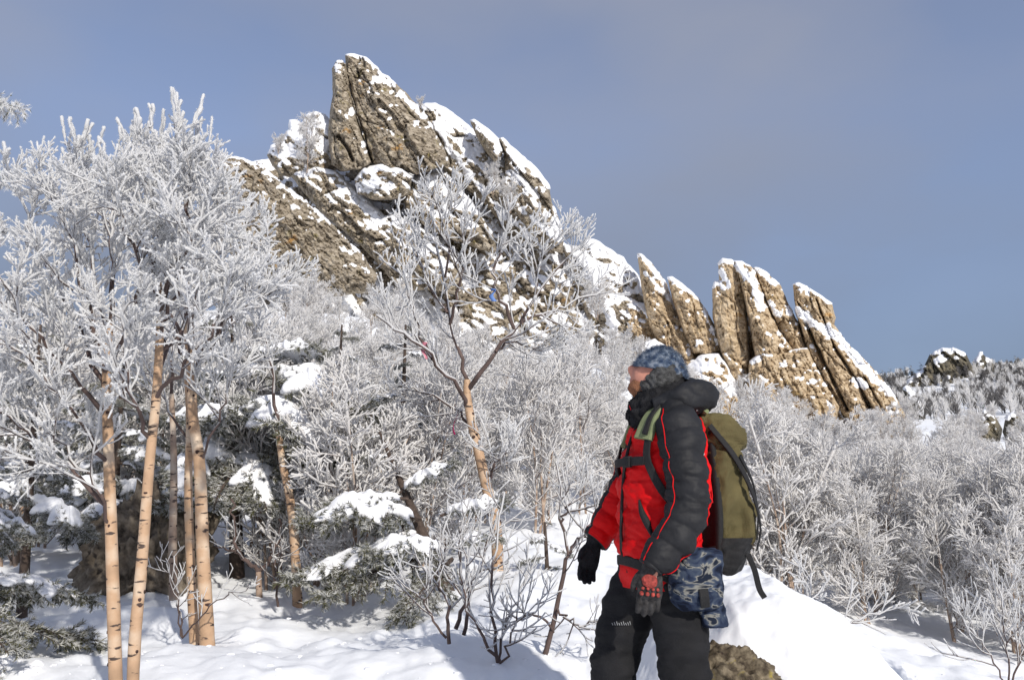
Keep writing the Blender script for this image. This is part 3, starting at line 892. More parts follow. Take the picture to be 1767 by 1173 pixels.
def hero_birch(name, label, trunk, limbs, seed, levels, cat='tree', group=None, bark='birch', frost=(.0022, .0048), nknots=8, sp=22, spl=.009, trunk_k=14,
               fingers=0, limb_frost=True):
    """trunk: [(px,py,Y,r)]; limbs: lists of (px,py,Y) with radii (r0,r1)"""
    rng = np.random.RandomState(seed)
    tp = np.array([list(at(a, b, y)) + [r] for a, b, y, r in trunk])
    Q = spline(tp, 40)
    tP, tR = Q[:, :3], Q[:, 3]
    tR = tR * (1 + .06 * pn(np.arange(40) * .45, seed, 0))
    base = tP[0].copy()
    root = empty(name, tuple(base))
    tag(root, label, cat, group)
    V, F = tubes(tP[None], tR[None], trunk_k)
    tr = link('trunk', mesh_np('trunk', V - base, F, M[bark]), root)
    if nknots:
        knots(rng, tP, tR, nknots, tr, base)
    LP, LR = [], []
    for lb in limbs:
        pts, r0, r1 = lb
        W = np.array([at(*p) for p in pts])
        P = resamp(W, 14)
        P[1:-1] += rng.normal(size=(12, 3)) * .012
        LP.append(P); LR.append(np.linspace(r0, r1, 14))
    parts_b, parts_f = [], []
    if LP:
        LP, LR = np.array(LP), np.array(LR)
        parts_b.append(tubes(LP, LR, 7))
        if limb_frost:
            parts_f.append(frost_tubes(rng, LP[:, 3:], LR[:, 3:], frost[0] * .45, frost[1], 6, .25))
        gen = (LP, LR)
        tips = [(LP[:, -5:], LR[:, -5:])]
        for li, lv in enumerate(levels):
            P, Rr = offspring(rng, gen[0], gen[1], **lv)
            parts_b.append(tubes(P, Rr, 4))
            parts_f.append(frost_tubes(rng, P, Rr, frost[0], frost[1], 5, .55))
            tips.append((P, Rr))
            gen = (P, Rr)
        if fingers:
            top = P[:, -1]
            cand = np.argsort(-(top[:, 2] + .5 * rng.rand(len(top)) - .25 * np.abs(top[:, 0] - np.median(top[:, 0]))))[:fingers]
            q0 = P[cand, 0]
            dd = P[cand, -1] - P[cand, 0]; dd /= np.linalg.norm(dd, axis=1, keepdims=True)
            dd = dd * .35 + np.array([0, 0, 1]) + rng.normal(size=dd.shape) * .16; dd /= np.linalg.norm(dd, axis=1, keepdims=True)
            ln = (.10 + .15 * rng.rand(len(cand)))[:, None]
            FP = np.stack([q0 + dd * ln * u + rng.normal(size=q0.shape) * .004 for u in np.linspace(0, 1, 7)], 1)
            FRr = np.broadcast_to(np.linspace(.004, .002, 7), FP.shape[:2])
            parts_b.append(tubes(FP, FRr, 4))
            parts_f.append(frost_tubes(rng, FP, FRr, frost[1] * .8, frost[1] * 2.0, 6, .6))
            parts_f.append(spikes(rng, FP[:, 2:], frost[1] * 1.8, 70, .010, .003))
        V, F = join_parts(parts_b)
        cr = link('branches', mesh_np('branches', V - base, F, M['twig']), root)
        for P, Rr in tips[1:]:
            if sp:
                parts_f.append(spikes(rng, P, frost[1], sp, spl, .0035))
        V, F = join_parts(parts_f)
        link('frost', mesh_np('frost', V - base, F, M['frost']), cr)['kind'] = 'stuff'
    return root


def lv(k, L, ang, up, wig=.10, m=6, **kw):
    return dict(k=k, L=L, ang=R(ang), up=up, wig=wig, m=m, **kw)


YA = 4.7
hero_birch('birch_tree', 'tall leftmost orange-barked birch with thick rime in its crown', [(202, 1260, YA, .037), (196, 1050, YA, .035), (190, 860, YA, .032), (185, 700, YA, .028), (184, 620, YA, .022), (192, 555, YA, .017)],
  [([(192, 555, YA), (196, 450, YA + .1), (192, 370, YA + .2), (198, 300, YA + .2)], .016, .006),
   ([(185, 650, YA), (155, 540, YA - .15), (120, 400, YA - .3), (78, 305, YA - .3)], .018, .006),
   ([(186, 690, YA), (130, 560, YA + .2), (60, 420, YA + .5), (34, 330, YA + .5)], .016, .005),
   ([(188, 600, YA), (160, 450, YA + .35), (146, 375, YA + .5), (140, 310, YA + .5)], .015, .005),
   ([(186, 720, YA), (120, 640, YA - .2), (40, 540, YA - .4), (-30, 440, YA - .5)], .015, .005),
   ([(190, 800, YA), (120, 700, YA - .2), (50, 620, YA - .3), (-40, 560, YA - .4)], .014, .005),
   ([(188, 640, YA), (225, 560, YA - .2), (245, 440, YA - .4), (235, 300, YA - .4)], .013, .005),
   ([(194, 880, YA), (110, 800, YA - .1), (40, 735, YA - .2), (-40, 690, YA - .2)], .015, .006),
   ([(194, 910, YA), (160, 830, YA - .1), (100, 760, YA), (20, 650, YA + .1)], .011, .005)],
  11, [lv(12, .42, 44, .08), lv(6, .23, 44, .08, m=5), lv(4, .11, 42, .09, m=4)], nknots=9, fingers=45)
YB = 4.5
hero_birch('birch_tree', 'tall birch just right of the leftmost one, trunk leaning right, rimed crown', [(226, 1260, YB, .032), (233, 1100, YB, .031), (244, 980, YB, .030), (258, 800, YB, .027), (270, 680, YB, .025), (276, 560, YB, .021), (273, 480, YB, .017)],
  [([(273, 480, YB), (280, 400, YB + .1), (286, 350, YB + .2), (296, 275, YB + .2)], .016, .006),
   ([(275, 540, YB), (310, 430, YB - .2), (325, 360, YB - .3), (336, 300, YB - .3)], .016, .006),
   ([(274, 500, YB), (255, 400, YB + .3), (252, 340, YB + .5), (244, 280, YB + .5)], .014, .005),
   ([(274, 520, YB), (230, 430, YB - .2), (212, 370, YB - .4), (190, 315, YB - .4)], .013, .005),
   ([(272, 620, YB), (330, 545, YB + .2), (370, 470, YB + .4), (390, 370, YB + .4)], .014, .005),
   ([(268, 690, YB), (330, 620, YB - .3), (380, 550, YB - .4), (425, 470, YB - .4)], .012, .005),
   ([(262, 760, YB), (235, 690, YB - .2), (215, 600, YB - .3), (220, 500, YB - .4)], .012, .005),
   ([(270, 650, YB), (300, 560, YB + .5), (345, 490, YB + .8), (370, 420, YB + .9)], .012, .005),
   ([(276, 580, YB), (300, 500, YB - .2), (325, 420, YB - .5), (355, 340, YB - .5)], .012, .005)],
  12, [lv(12, .40, 44, .08), lv(6, .22, 44, .08, m=5), lv(4, .11, 42, .09, m=4)], nknots=11, fingers=45)
hero_birch('birch_tree', 'thick knotty birch trunk rising from the snow left of the forked sapling', [(356, 1130, 6.0, .066), (357, 1095, 6.0, .052), (350, 950, 6.0, .046), (344, 800, 6.0, .042), (333, 720, 6.0, .037), (330, 640, 6.0, .032), (322, 560, 6.0, .026)],
  [([(322, 560, 6.0), (330, 470, 6.1), (345, 380, 6.2), (360, 300, 6.2)], .022, .006), ([(330, 650, 6), (380, 570, 5.8), (420, 500, 5.6), (440, 420, 5.6)], .016, .005),
   ([(326, 600, 6), (280, 520, 6.3), (240, 440, 6.5), (210, 360, 6.5)], .015, .005), ([(345, 800, 6), (380, 720, 5.9), (398, 650, 5.8), (415, 560, 5.8)], .010, .004),
   ([(328, 620, 6), (400, 560, 6.3), (440, 520, 6.5), (480, 490, 6.5)], .012, .004)],
  13, [lv(10, .5, 42, .10), lv(6, .26, 40, .10, m=5), lv(4, .13, 40, .12, m=4)], nknots=16, frost=(.003, .0055), sp=14)
hero_birch('birch_tree', 'slim dark-footed birch touching the thick knotty trunk on its left', [(336, 1112, 6.15, .036), (330, 1000, 6.15, .033), (325, 850, 6.15, .030), (327, 730, 6.15, .026), (322, 640, 6.2, .02)],
  [([(322, 640, 6.2), (300, 560, 6.3), (290, 480, 6.4), (270, 400, 6.4)], .016, .005), ([(326, 760, 6.15), (290, 700, 6.3), (260, 640, 6.5), (230, 580, 6.5)], .010, .004)],
  14, [lv(7, .4, 40, .14), lv(5, .22, 38, .16, m=5)], nknots=12, sp=12)
hero_birch('birch_tree', 'pale grey birch stem in front of the dark boulder', [(300, 1035, 7.4, .040), (298, 940, 7.4, .036), (300, 800, 7.4, .030), (296, 680, 7.4, .022)],
  [([(296, 680, 7.4), (300, 600, 7.5), (310, 520, 7.6), (330, 440, 7.6)], .016, .005)], 15, [lv(8, .4, 40, .14), lv(4, .2, 38, .16, m=5)], bark='birch_grey', nknots=8, sp=6)
hero_birch('birch_tree', 'slim dark-banded birch stem under the snowy spruce boughs', [(514, 1062, 8.0, .048), (510, 960, 8.0, .045), (502, 870, 8.0, .042), (488, 800, 8.0, .036), (480, 740, 8.0, .03)],
  [([(480, 740, 8), (470, 650, 8.1), (450, 560, 8.2), (440, 480, 8.2)], .02, .006)], 16, [lv(10, .5, 40, .12), lv(5, .25, 38, .16, m=5)], nknots=10, sp=6)
hero_birch('birch_sapling', 'small forked bare sapling on the snow between birch trunks', [(448, 1052, 8.0, .034), (447, 1020, 8.0, .030), (446, 986, 8.0, .026)],
  [([(446, 986, 8), (425, 968, 7.95), (408, 940, 7.9), (402, 895, 7.9), (398, 860, 7.9)], .022, .010), ([(446, 986, 8), (468, 962, 8.0), (480, 930, 8.1), (482, 895, 8.1)], .022, .010),
   ([(415, 955, 7.92), (390, 948, 7.9), (370, 935, 7.9)], .012, .006)], 17, [lv(4, .3, 45, .05, rk=.8)], bark='birch_grey', nknots=3, sp=0, frost=(.003, .003), limb_frost=False)
YC = 8.0
hero_birch('birch_tree', 'leaning central birch with ribbons, forking into a wide rimed crown', [(860, 985, YC, .058), (855, 905, YC, .056), (842, 850, YC, .054), (826, 780, YC, .050), (812, 720, YC, .045), (806, 680, YC, .040), (806, 655, YC, .034)],
  [([(808, 672, YC), (830, 640, YC - .1), (860, 600, YC - .15), (890, 566, YC - .2), (925, 510, YC - .3), (975, 450, YC - .3), (1010, 415, YC - .3)], .028, .006),
   ([(888, 568, YC - .2), (868, 530, YC - .3), (852, 490, YC - .4), (858, 440, YC - .4), (905, 395, YC - .5)], .020, .007),
   ([(895, 560, YC - .2), (940, 540, YC), (980, 525, YC + .2), (1040, 500, YC + .3)], .016, .006),
   ([(855, 607, YC - .15), (880, 590, YC), (910, 600, YC + .2), (935, 605, YC + .3)], .014, .006),
   ([(806, 655, YC), (792, 610, YC + .1), (775, 555, YC + .2), (765, 470, YC + .3), (745, 390, YC + .3), (747, 350, YC + .3)], .022, .006),
   ([(776, 560, YC + .2), (790, 500, YC), (800, 440, YC - .2), (830, 370, YC - .3)], .018, .006),
   ([(772, 540, YC + .2), (745, 500, YC + .4), (720, 440, YC + .6), (690, 380, YC + .6)], .016, .006),
   ([(768, 490, YC + .3), (775, 420, YC + .1), (770, 360, YC), (785, 345, YC)], .014, .006),
   ([(804, 700, YC), (790, 665, YC - .2), (745, 620, YC - .4), (700, 580, YC - .5), (650, 545, YC - .5)], .024, .007),
   ([(745, 620, YC - .4), (720, 560, YC - .3), (700, 480, YC - .2), (690, 410, YC - .2)], .014, .006),
   ([(812, 735, YC), (785, 705, YC + .2), (740, 680, YC + .3), (690, 665, YC + .4)], .016, .006),
   ([(840, 840, YC), (855, 800, YC - .1), (875, 780, YC - .2)], .018, .008),
   ([(925, 512, YC - .3), (930, 460, YC - .4), (960, 400, YC - .5)], .014, .006)],
  18, [lv(7, .60, 40, .11), lv(4, .32, 40, .12, m=5), lv(3, .16, 38, .14, m=4)], frost=(.0028, .0062), nknots=12, sp=14, spl=.011)

# leafless rimed shrubs in front
def shrub(label, stems, seed, levels, frost=(.0018, .0042), sp=8, group='rimed shrubs in the foreground'):
    rng = np.random.RandomState(seed)
    LP, LR = [], []
    for pts, r0, r1 in stems:
        P = resamp(np.array([at(*p) for p in pts]), 14)
        P[1:-1] += rng.normal(size=(12, 3)) * .01
        LP.append(P); LR.append(np.linspace(r0, r1, 14))
    LP, LR = np.array(LP), np.array(LR)
    base = LP[0, 0].copy()
    root = tag(empty('shrub', tuple(base)), label, 'shrub', group)
    V, F = tubes(LP, LR, 7)
    st = link('stems', mesh_np('stems', V - base, F, M['twig']), root)
    pb, pf = [], [frost_tubes(rng, LP[:, 4:], LR[:, 4:], frost[0] * .6, frost[1], 5, .2)]
    gen = (LP, LR)
    for l in levels:
        P, Rr = offspring(rng, gen[0], gen[1], **l)
        pb.append(tubes(P, Rr, 4)); pf.append(frost_tubes(rng, P, Rr, frost[0], frost[1], 4, .4))
        if sp: pf.append(spikes(rng, P, frost[1], sp, .007, .0025))
        gen = (P, Rr)
    V, F = join_parts(pb)
    tw = link('twigs', mesh_np('twigs', V - base, F, M['twig']), root)
    tw['kind'] = 'stuff'
    V, F = join_parts(pf)
    link('frost', mesh_np('frost', V - base, F, M['frost']), tw)['kind'] = 'stuff'


shrub('dark-stemmed rimed shrub beside the hiker, stem rising from a cut stump', [
    ([(938, 1140, 5.0), (960, 1060, 5.0), (975, 980, 5.0), (982, 950, 5.0), (966, 900, 5.0), (968, 850, 5.0), (960, 800, 5.05)], .017, .005),
    ([(980, 955, 5.0), (1000, 930, 4.95), (1022, 905, 4.9), (1030, 860, 4.9)], .011, .004),
    ([(962, 1050, 5.0), (990, 1075, 4.9), (1030, 1070, 4.9)], .008, .004),
    ([(955, 1090, 5.0), (925, 1060, 4.9), (880, 1075, 4.8), (850, 1100, 4.7)], .008, .003),
    ([(968, 900, 5.0), (985, 870, 5.0), (1010, 830, 5.1)], .009, .004)], 31, [lv(7, .30, 45, .10, rk=.7), lv(4, .15, 42, .1, m=5, rk=.7)], frost=(.0012, .0030))
shrub('tangle of thin rimed stems in front of the central birch', [
    ([(862, 1160, 4.8), (850, 1080, 4.8), (848, 1000, 4.8), (860, 930, 4.8), (870, 850, 4.9)], .011, .004),
    ([(862, 1160, 4.8), (868, 1100, 4.9), (900, 1020, 5.0), (930, 940, 5.1)], .009, .004),
    ([(855, 1130, 4.8), (820, 1080, 4.7), (800, 1000, 4.7), (830, 900, 4.6)], .010, .004),
    ([(775, 1110, 5.0), (770, 1040, 5.0), (755, 980, 5.0), (770, 900, 5.0)], .012, .004),
    ([(800, 1095, 5.2), (810, 1030, 5.2), (835, 950, 5.2), (860, 880, 5.2)], .013, .004),
    ([(786, 1085, 5.2), (800, 1020, 5.2), (790, 940, 5.3), (810, 860, 5.3)], .014, .004),
    ([(770, 1100, 5.0), (730, 1040, 4.9), (700, 1000, 4.8)], .008, .003),
    ([(862, 1150, 4.8), (890, 1080, 4.7), (940, 1040, 4.6)], .008, .003)], 32, [lv(7, .36, 42, .11, rk=.7), lv(4, .17, 42, .1, m=5, rk=.7)], frost=(.0012, .0030))
shrub('sparse bare twigs on the snow at the foot of the knotty birch', [
    ([(315, 1100, 6.0), (310, 1040, 6.0), (300, 960, 6.0)], .007, .003), ([(315, 1100, 6.0), (370, 1040, 5.7), (430, 1010, 5.6)], .006, .003),
    ([(315, 1100, 6.0), (300, 1020, 5.9), (270, 960, 5.8)], .006, .003)], 33, [lv(5, .25, 45, .05, rk=.9), lv(3, .12, 42, .05, m=4, rk=.9)], frost=(.0015, .002), sp=0)

shrub('thin dark upright twig beside the small forked sapling', [([(480, 1046, 7.6), (476, 980, 7.6), (488, 930, 7.6)], .012, .005)], 34, [lv(6, .3, 45, .08, rk=.9), lv(3, .14, 42, .05, m=4, rk=.9)], frost=(.0015, .002), sp=0)
shrub('low rimed twigs poking up through the snow in the bottom right corner', [([(1745, 1190, 6.6), (1735, 1100, 6.6), (1725, 1020, 6.6)], .008, .003), ([(1745, 1190, 6.6), (1765, 1110, 6.6), (1770, 1010, 6.7)], .008, .003), ([(1745, 1190, 6.6), (1700, 1120, 6.5), (1670, 1080, 6.5)], .007, .003)], 35, [lv(9, .4, 35, .12, rk=.9), lv(5, .2, 38, .12, m=5, rk=.9)])
shrub('bare dark twigs with light rime on the snow right of the mound', [([(1400, 1120, 6.2), (1450, 1085, 6.3), (1510, 1060, 6.4), (1560, 1040, 6.5)], .009, .003), ([(1400, 1120, 6.2), (1395, 1060, 6.3), (1400, 990, 6.4)], .008, .003), ([(1400, 1120, 6.2), (1440, 1150, 6.0), (1470, 1130, 6.0)], .006, .003)], 36, [lv(9, .34, 45, .06, rk=.9), lv(4, .17, 42, .06, m=5, rk=.9)], frost=(.003, .005))

# ------------------------------------------------------------------ background frosted birches: a few kinds, copied one by one
protos = []


def far_birch_mesh(seed, h, nst, dens=1.0, spread=.5):
    rng = np.random.RandomState(seed)
    LP, LR = [], []
    for i in range(nst):
        a = rng.rand() * 2 * math.pi
        sp_ = spread * (.3 + .7 * rng.rand()) if nst > 1 else .1
        hh = h * (.75 + .25 * rng.rand())
        P = resamp([(rng.normal() * .06, rng.normal() * .06, -.25), (math.cos(a) * sp_ * .25, math.sin(a) * sp_ * .25, hh * .35), (math.cos(a) * sp_ * .6, math.sin(a) * sp_ * .6, hh * .7), (math.cos(a) * sp_, math.sin(a) * sp_, hh)], 14)
        LP.append(P); LR.append(np.linspace(.030 * h / 3, .006, 14) * (1.2 if nst == 1 else .8))
    LP, LR = np.array(LP), np.array(LR)
    stem = tubes(LP, LR, 6)
    pb, pf = [], [frost_tubes(rng, LP[:, 6:], LR[:, 6:], .006, .014, 4, .25)]
    l1 = lv(max(7, int(30 * dens / nst ** .6)), h * .33, 52, .08, t0=.07, taper=.55)
    P1, R1 = offspring(rng, LP, LR, **l1)
    P2, R2 = offspring(rng, P1, R1, **lv(7, h * .15, 46, .07, m=5, t0=.15))
    P3, R3 = offspring(rng, P2, R2, **lv(5, h * .07, 44, .07, m=4, t0=.15))
    for P, Rr in ((P1, R1), (P2, R2), (P3, R3)):
        pb.append(tubes(P, Rr * .85, 3))
    pf.append(frost_tubes(rng, P1, R1, .005, .009, 4, .5))
    pf.append(frost_tubes(rng, P2, R2, .0055, .009, 4, .6))
    pf.append(frost_tubes(rng, P3, R3, .0055, .0085, 3, .65))
    s = mesh_np('trunk', *stem, M['birch_grey'])
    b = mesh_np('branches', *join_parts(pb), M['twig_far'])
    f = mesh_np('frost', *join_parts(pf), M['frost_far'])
    return s, b, f


for sd, h, nst, dn, spd in ((101, 3.0, 1, 1.0, .3), (102, 3.2, 3, 1.2, .8), (103, 2.6, 5, 1.2, .9), (104, 3.4, 2, 1.1, .5), (105, 2.2, 6, 1.1, 1.0), (106, 3.0, 4, 1.1, .9)):
    protos.append((h,) + far_birch_mesh(sd, h, nst, dn, spd))


def place_birch(p, h, k, rz, label, group, name='frosted_birch'):
    ph, s, b, f = protos[k]
    r = empty(name, tuple(p), rz)
    sc = h / ph
    r.scale = (sc, sc, sc)
    tag(r, label, 'tree', group)
    link('trunk', s, r)
    bb = link('branches', b, r)
    link('frost', f, bb)['kind'] = 'stuff'
    return r


rng = np.random.RandomState(5)


def thicket(n, x0, x1, y0, y1, label, group, hmin, hmax, ok=None, jit=1):
    k = 0; tries = 0
    pts = []
    while k < n and tries < 4000:
        tries += 1
        Y = y0 * (y1 / y0) ** rng.rand()
        px = rng.uniform(x0, x1)
        if ok and not ok(px, Y):
            continue
        x = at(px, 878, Y)[0]
        if any((x - q[0]) ** 2 + (Y - q[1]) ** 2 < (Y * .045) ** 2 for q in pts):
            continue
        pts.append((x, Y))
        place_birch(gp(px, Y), rng.uniform(hmin, hmax), rng.randint(len(protos)), rng.rand() * 6.28, label(px, Y), group)
        k += 1


def rows(near, mid, far, y1, y2):
    return lambda px, Y: near if Y < y1 else (mid if Y < y2 else far)


thicket(78, 1285, 1860, 9.5, 34, lambda px, Y: ('frosted birch in the front row of the thicket, ' if Y < 14 else 'frosted birch deep in the thicket, ' if Y < 22 else 'frosted birch at the back of the thicket, ') + ('next to the backpack' if px < 1450 else 'midway to the right edge' if px < 1640 else 'at the right edge'),
        'thicket right of the hiker', 1.9, 2.9, ok=lambda px, Y: not (px < 1420 and Y < 12) and not (1400 < px < 1720 and Y < 11.2))
thicket(46, 640, 1120, 11, 36, lambda px, Y: ('frosted birch at the foot of the slope, ' if Y < 16 else 'frosted birch midway up the slope, ' if Y < 25 else 'small frosted birch high on the slope under the crag, ') + ('left of the central birch' if px < 800 else 'between central birch and hiker' if px < 980 else 'behind the hiker'),
        'trees below the crag', 1.7, 2.8, ok=lambda px, Y: not (850 < px < 960 and 18 < Y < 40 and rng.rand() < .7) and not (px > 1000 and Y < 13))
thicket(34, -80, 480, 9.5, 34, lambda px, Y: ('frosted birch close behind the tall birches, ' if Y < 15 else 'frosted birch well behind the tall birches, ') + ('at the left edge' if px < 160 else 'below the crag' if px > 320 else 'seen between their trunks'), 'trees behind the left birches', 2.4, 3.4)
thicket(26, 430, 720, 13, 38, lambda px, Y: 'frosted birch right behind the snow-laden spruce' if Y < 22 else 'small frosted birch far behind the snow-laden spruce', 'trees behind the spruce', 2.0, 3.0)
thicket(34, 1300, 1860, 36, 78, lambda px, Y: 'small frosted birch below the spires at right' if px < 1560 else 'small frosted birch below the far rocks at the right', 'trees below the far hill', 2.4, 3.4)
thicket(12, 1000, 1240, 30, 46, lambda px, Y: 'frosted bush at the foot of the thin spires', 'bushes below the spires', 2.0, 3.0)
for px, py, Y, h, k, lab in ((530, 292, 60, 4.6, 3, 'small frosted birch in the notch left of the summit'), (880, 362, 60, 2.6, 2, 'frosted bush on a ledge of the crag shoulder'),
                             (850, 330, 60.5, 2.4, 4, 'frosted bush high on the crag beside a snow streak'), (725, 185, 63, 1.0, 4, 'tiny frosted bush on the skyline right of the summit'),
                             (1030, 545, 58, 3.0, 4, 'frosted bush at the right foot of the crag'), (480, 262, 62, 1.6, 4, 'frosted bush on the left shoulder of the crag')):
    place_birch(at(px, py, Y), h, k, px, lab, 'frosted bushes on the crag', 'frosted_bush')

# far wood on the hill at the right: one mass
rng = np.random.RandomState(9)
pb, pf = [], []
for i in range(900):
    Y = rng.uniform(95, 215) if i % 3 else rng.uniform(170, 200)
    px = rng.uniform(1500, 1860)
    if 1585 < px < 1680 and Y > 150 and rng.rand() < .7:
        continue
    x = at(px, 878, Y)[0]
    z = float(ground(x, Y))
    h = rng.uniform(2.0, 4.0)
    n = 40
    a = rng.rand(n) * 6.28; t = .15 + .85 * rng.rand(n)
    p0 = np.column_stack([np.full(n, x), np.full(n, Y), z + h * t * .75])
    d = np.column_stack([np.cos(a), np.sin(a), .9 + rng.rand(n)]); d /= np.linalg.norm(d, axis=1)[:, None]
    ln = h * .38 * (1.15 - t)[:, None] + .3
    P = np.stack([p0, p0 + d * ln * .5 + rng.normal(size=(n, 3)) * .05, p0 + d * ln + np.array([0, 0, .15])], 1)
    (pf if rng.rand() < .5 else pb).append(tubes(P, np.array([[.03, .05, .012]]) * (.6 + .6 * rng.rand(n, 1)), 3))
    st = np.array([[[x, Y, z - .3], [x, Y, z + h * .5], [x, Y, z + h * .95]]])
    pb.append(tubes(st, np.array([[.07, .05, .015]]), 3))
Vf, Ff_ = join_parts(pf); Vb, Fb_ = join_parts(pb)
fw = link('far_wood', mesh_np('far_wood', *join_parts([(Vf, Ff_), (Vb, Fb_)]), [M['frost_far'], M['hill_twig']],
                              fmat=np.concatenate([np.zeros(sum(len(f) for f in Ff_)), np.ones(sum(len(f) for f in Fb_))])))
tag(fw, 'grey-white frosted wood covering the far hill at right', 'wood', kind='stuff')


# ------------------------------------------------------------------ spruces
def bough_meshes(seed, dens=1.0, snow_amt=1.0, rimed=0.0):
    """a bough of length 1 along +x: twigs with needles, and the snow lying on it"""
    rng = np.random.RandomState(seed)
    t = np.linspace(0, 1, 16)
    ax = np.column_stack([t, .04 * np.sin(t * 4 + seed), .08 * t - .26 * t ** 2])
    AX, AR = ax[None], np.linspace(.022, .004, 16)[None]
    n1 = 22
    tt = np.linspace(.10, .96, n1)
    P1 = []
    for i, q in enumerate(tt):
        p = np.array([np.interp(q, t, ax[:, j]) for j in range(3)])
        s = 1 if i % 2 else -1
        L = (.40 * (1 - q) ** .7 * (.45 + min(1, q * 3) * .55) + .06) * rng.uniform(.75, 1.2)
        a = R(rng.uniform(38, 62)) * s
        u = np.linspace(0, 1, 6)
        P1.append(np.column_stack([p[0] + L * math.cos(a) * u, p[1] + L * math.sin(a) * u, p[2] + .02 * u - .22 * L * u ** 2 * 2 + rng.normal() * .03 * u]))
    P1 = np.array(P1); R1 = np.broadcast_to(np.linspace(.006, .002, 6), (n1, 6))
    P2, R2 = offspring(rng, P1, R1.copy(), **lv(5, .12, 45, -.05, wig=.06, m=4, t0=.2, rk=.5))
    wood = join_parts([tubes(AX, AR, 6), tubes(P1, R1, 3)])
    Vs = []; cls = []

    def needles(P, per, ln):
        B, n, _ = P.shape
        b = np.repeat(np.arange(B), per)
        f = (np.tile((np.arange(per) + .5) / per, B) + rng.rand(B * per) * .03).clip(0, .999) * (n - 1)
        i = f.astype(int).clip(0, n - 2); w = (f - i)[:, None]
        p = P[b, i] * (1 - w) + P[b, i + 1] * w
        tn = P[b, i + 1] - P[b, i]; tn /= np.linalg.norm(tn, axis=1, keepdims=True) + 1e-9
        d = rng.normal(size=p.shape); d -= tn * (d * tn).sum(1, keepdims=True)
        d /= np.linalg.norm(d, axis=1, keepdims=True) + 1e-9
        dd = d * .75 + tn * .65
        s = np.cross(dd, rng.normal(size=dd.shape)); s /= np.linalg.norm(s, axis=1, keepdims=True) + 1e-9
        L = (ln * (.6 + .8 * rng.rand(len(b))))[:, None]
        Vs.append(np.stack([p - s * .0042, p + s * .0042, p + dd * L], 1).reshape(-1, 3))
        cls.append(((d[:, 2] > .0) & (rng.rand(len(b)) < .75) | (rng.rand(len(b)) < max(.36, rimed))).astype(int))
    needles(P1, int(60 * dens), .042); needles(P2, int(30 * dens), .040); needles(AX, 120, .05)
    nV = np.concatenate(Vs); nF = np.arange(len(nV)).reshape(-1, 3)
    fm = np.concatenate([np.full(sum(len(f) for f in wood[1]), 2), np.concatenate(cls)])
    bm_ = mesh_np('bough', *join_parts([(wood[0], wood[1]), (nV, nF)]), [M['needle'], M['frost'] if rimed else M['needle_frost'], M['spruce_bark']], fmat=fm, smooth=False)
    # snow: lumpy pad over the twigs with a lobed rim
    nr_, na = 22, 96
    ph = np.linspace(0, 2 * math.pi, na, endpoint=False)
    lob = 1 + .34 * np.sin(ph * 9 + seed) * (np.abs(np.sin(ph))) + .20 * pn(np.cos(ph) * 2.2 + seed, np.sin(ph) * 2.2, 1.0)
    cx = .52 + .43 * np.cos(ph) * (.92 + .1 * lob)
    hw = .165 * lob * (0.85 + .35 * np.sin(np.clip(cx, 0, 1) * math.pi))
    top, bot = [], []
    for i in range(nr_):
        q = i / (nr_ - 1)
        x = .50 + (cx - .50) * q; y = np.sin(ph) * hw * q
        zb = .08 * x - .26 * x ** 2 - 1.5 * y ** 2
        n_ = fbm(x * 5 + seed, y * 5, seed, 2)
        n_ = n_ + .14 * fbm(x * 17 + seed, y * 17, seed + 2, 2)
        lump = np.maximum(0, 1.0 + .9 * n_)
        z = zb + .070 * snow_amt * np.sqrt(max(0, 1 - q ** 3)) * lump - .006
        top.append(np.column_stack([x, y, z]))
        bot.append(np.column_stack([x, y, zb - .022 * (1 - q)]))
    G = np.array(top[::-1][:-1] + [top[0]])
    G = np.array([bot[1]] + bot[2:-1] + top[::-1])
    m_ = len(G)
    idx_ = np.arange(m_ * na).reshape(m_, na)
    F4 = np.stack([idx_[:-1], np.roll(idx_[:-1], -1, 1), np.roll(idx_[1:], -1, 1), idx_[1:]], -1).reshape(-1, 4)
    sm_ = mesh_np('snow_pad', G.reshape(-1, 3), F4, M['snow_pad'])
    return bm_, sm_


BOUGH = [bough_meshes(200 + i, 1.0, (1.0, 1.5, .7, 1.2)[i]) for i in range(4)] + [bough_meshes(210, 1.0, .6, .8)]


def add_bough(root, p, tip, kind, snow=True, roll=0.0, wide=1.0, thick=1.0):
    p = np.asarray(p, float); tip = np.asarray(tip, float)
    d = tip - p
    L = np.linalg.norm(d)
    b, s = BOUGH[kind]
    o = link('bough', b, root)
    # the bough's chord drops by .18 of its length, so lift the axis to bring the tip where it belongs
    pitch = math.atan2(d[2], math.hypot(d[0], d[1])) + math.atan(.18)
    o.location = tuple(p - np.array(root.location))
    o.rotation_euler = Euler((roll, -pitch, math.atan2(d[1], d[0])), 'XYZ')
    o.scale = (L, L * wide, L * thick)
    if snow:
        link('snow_pad', s, o)
    return o


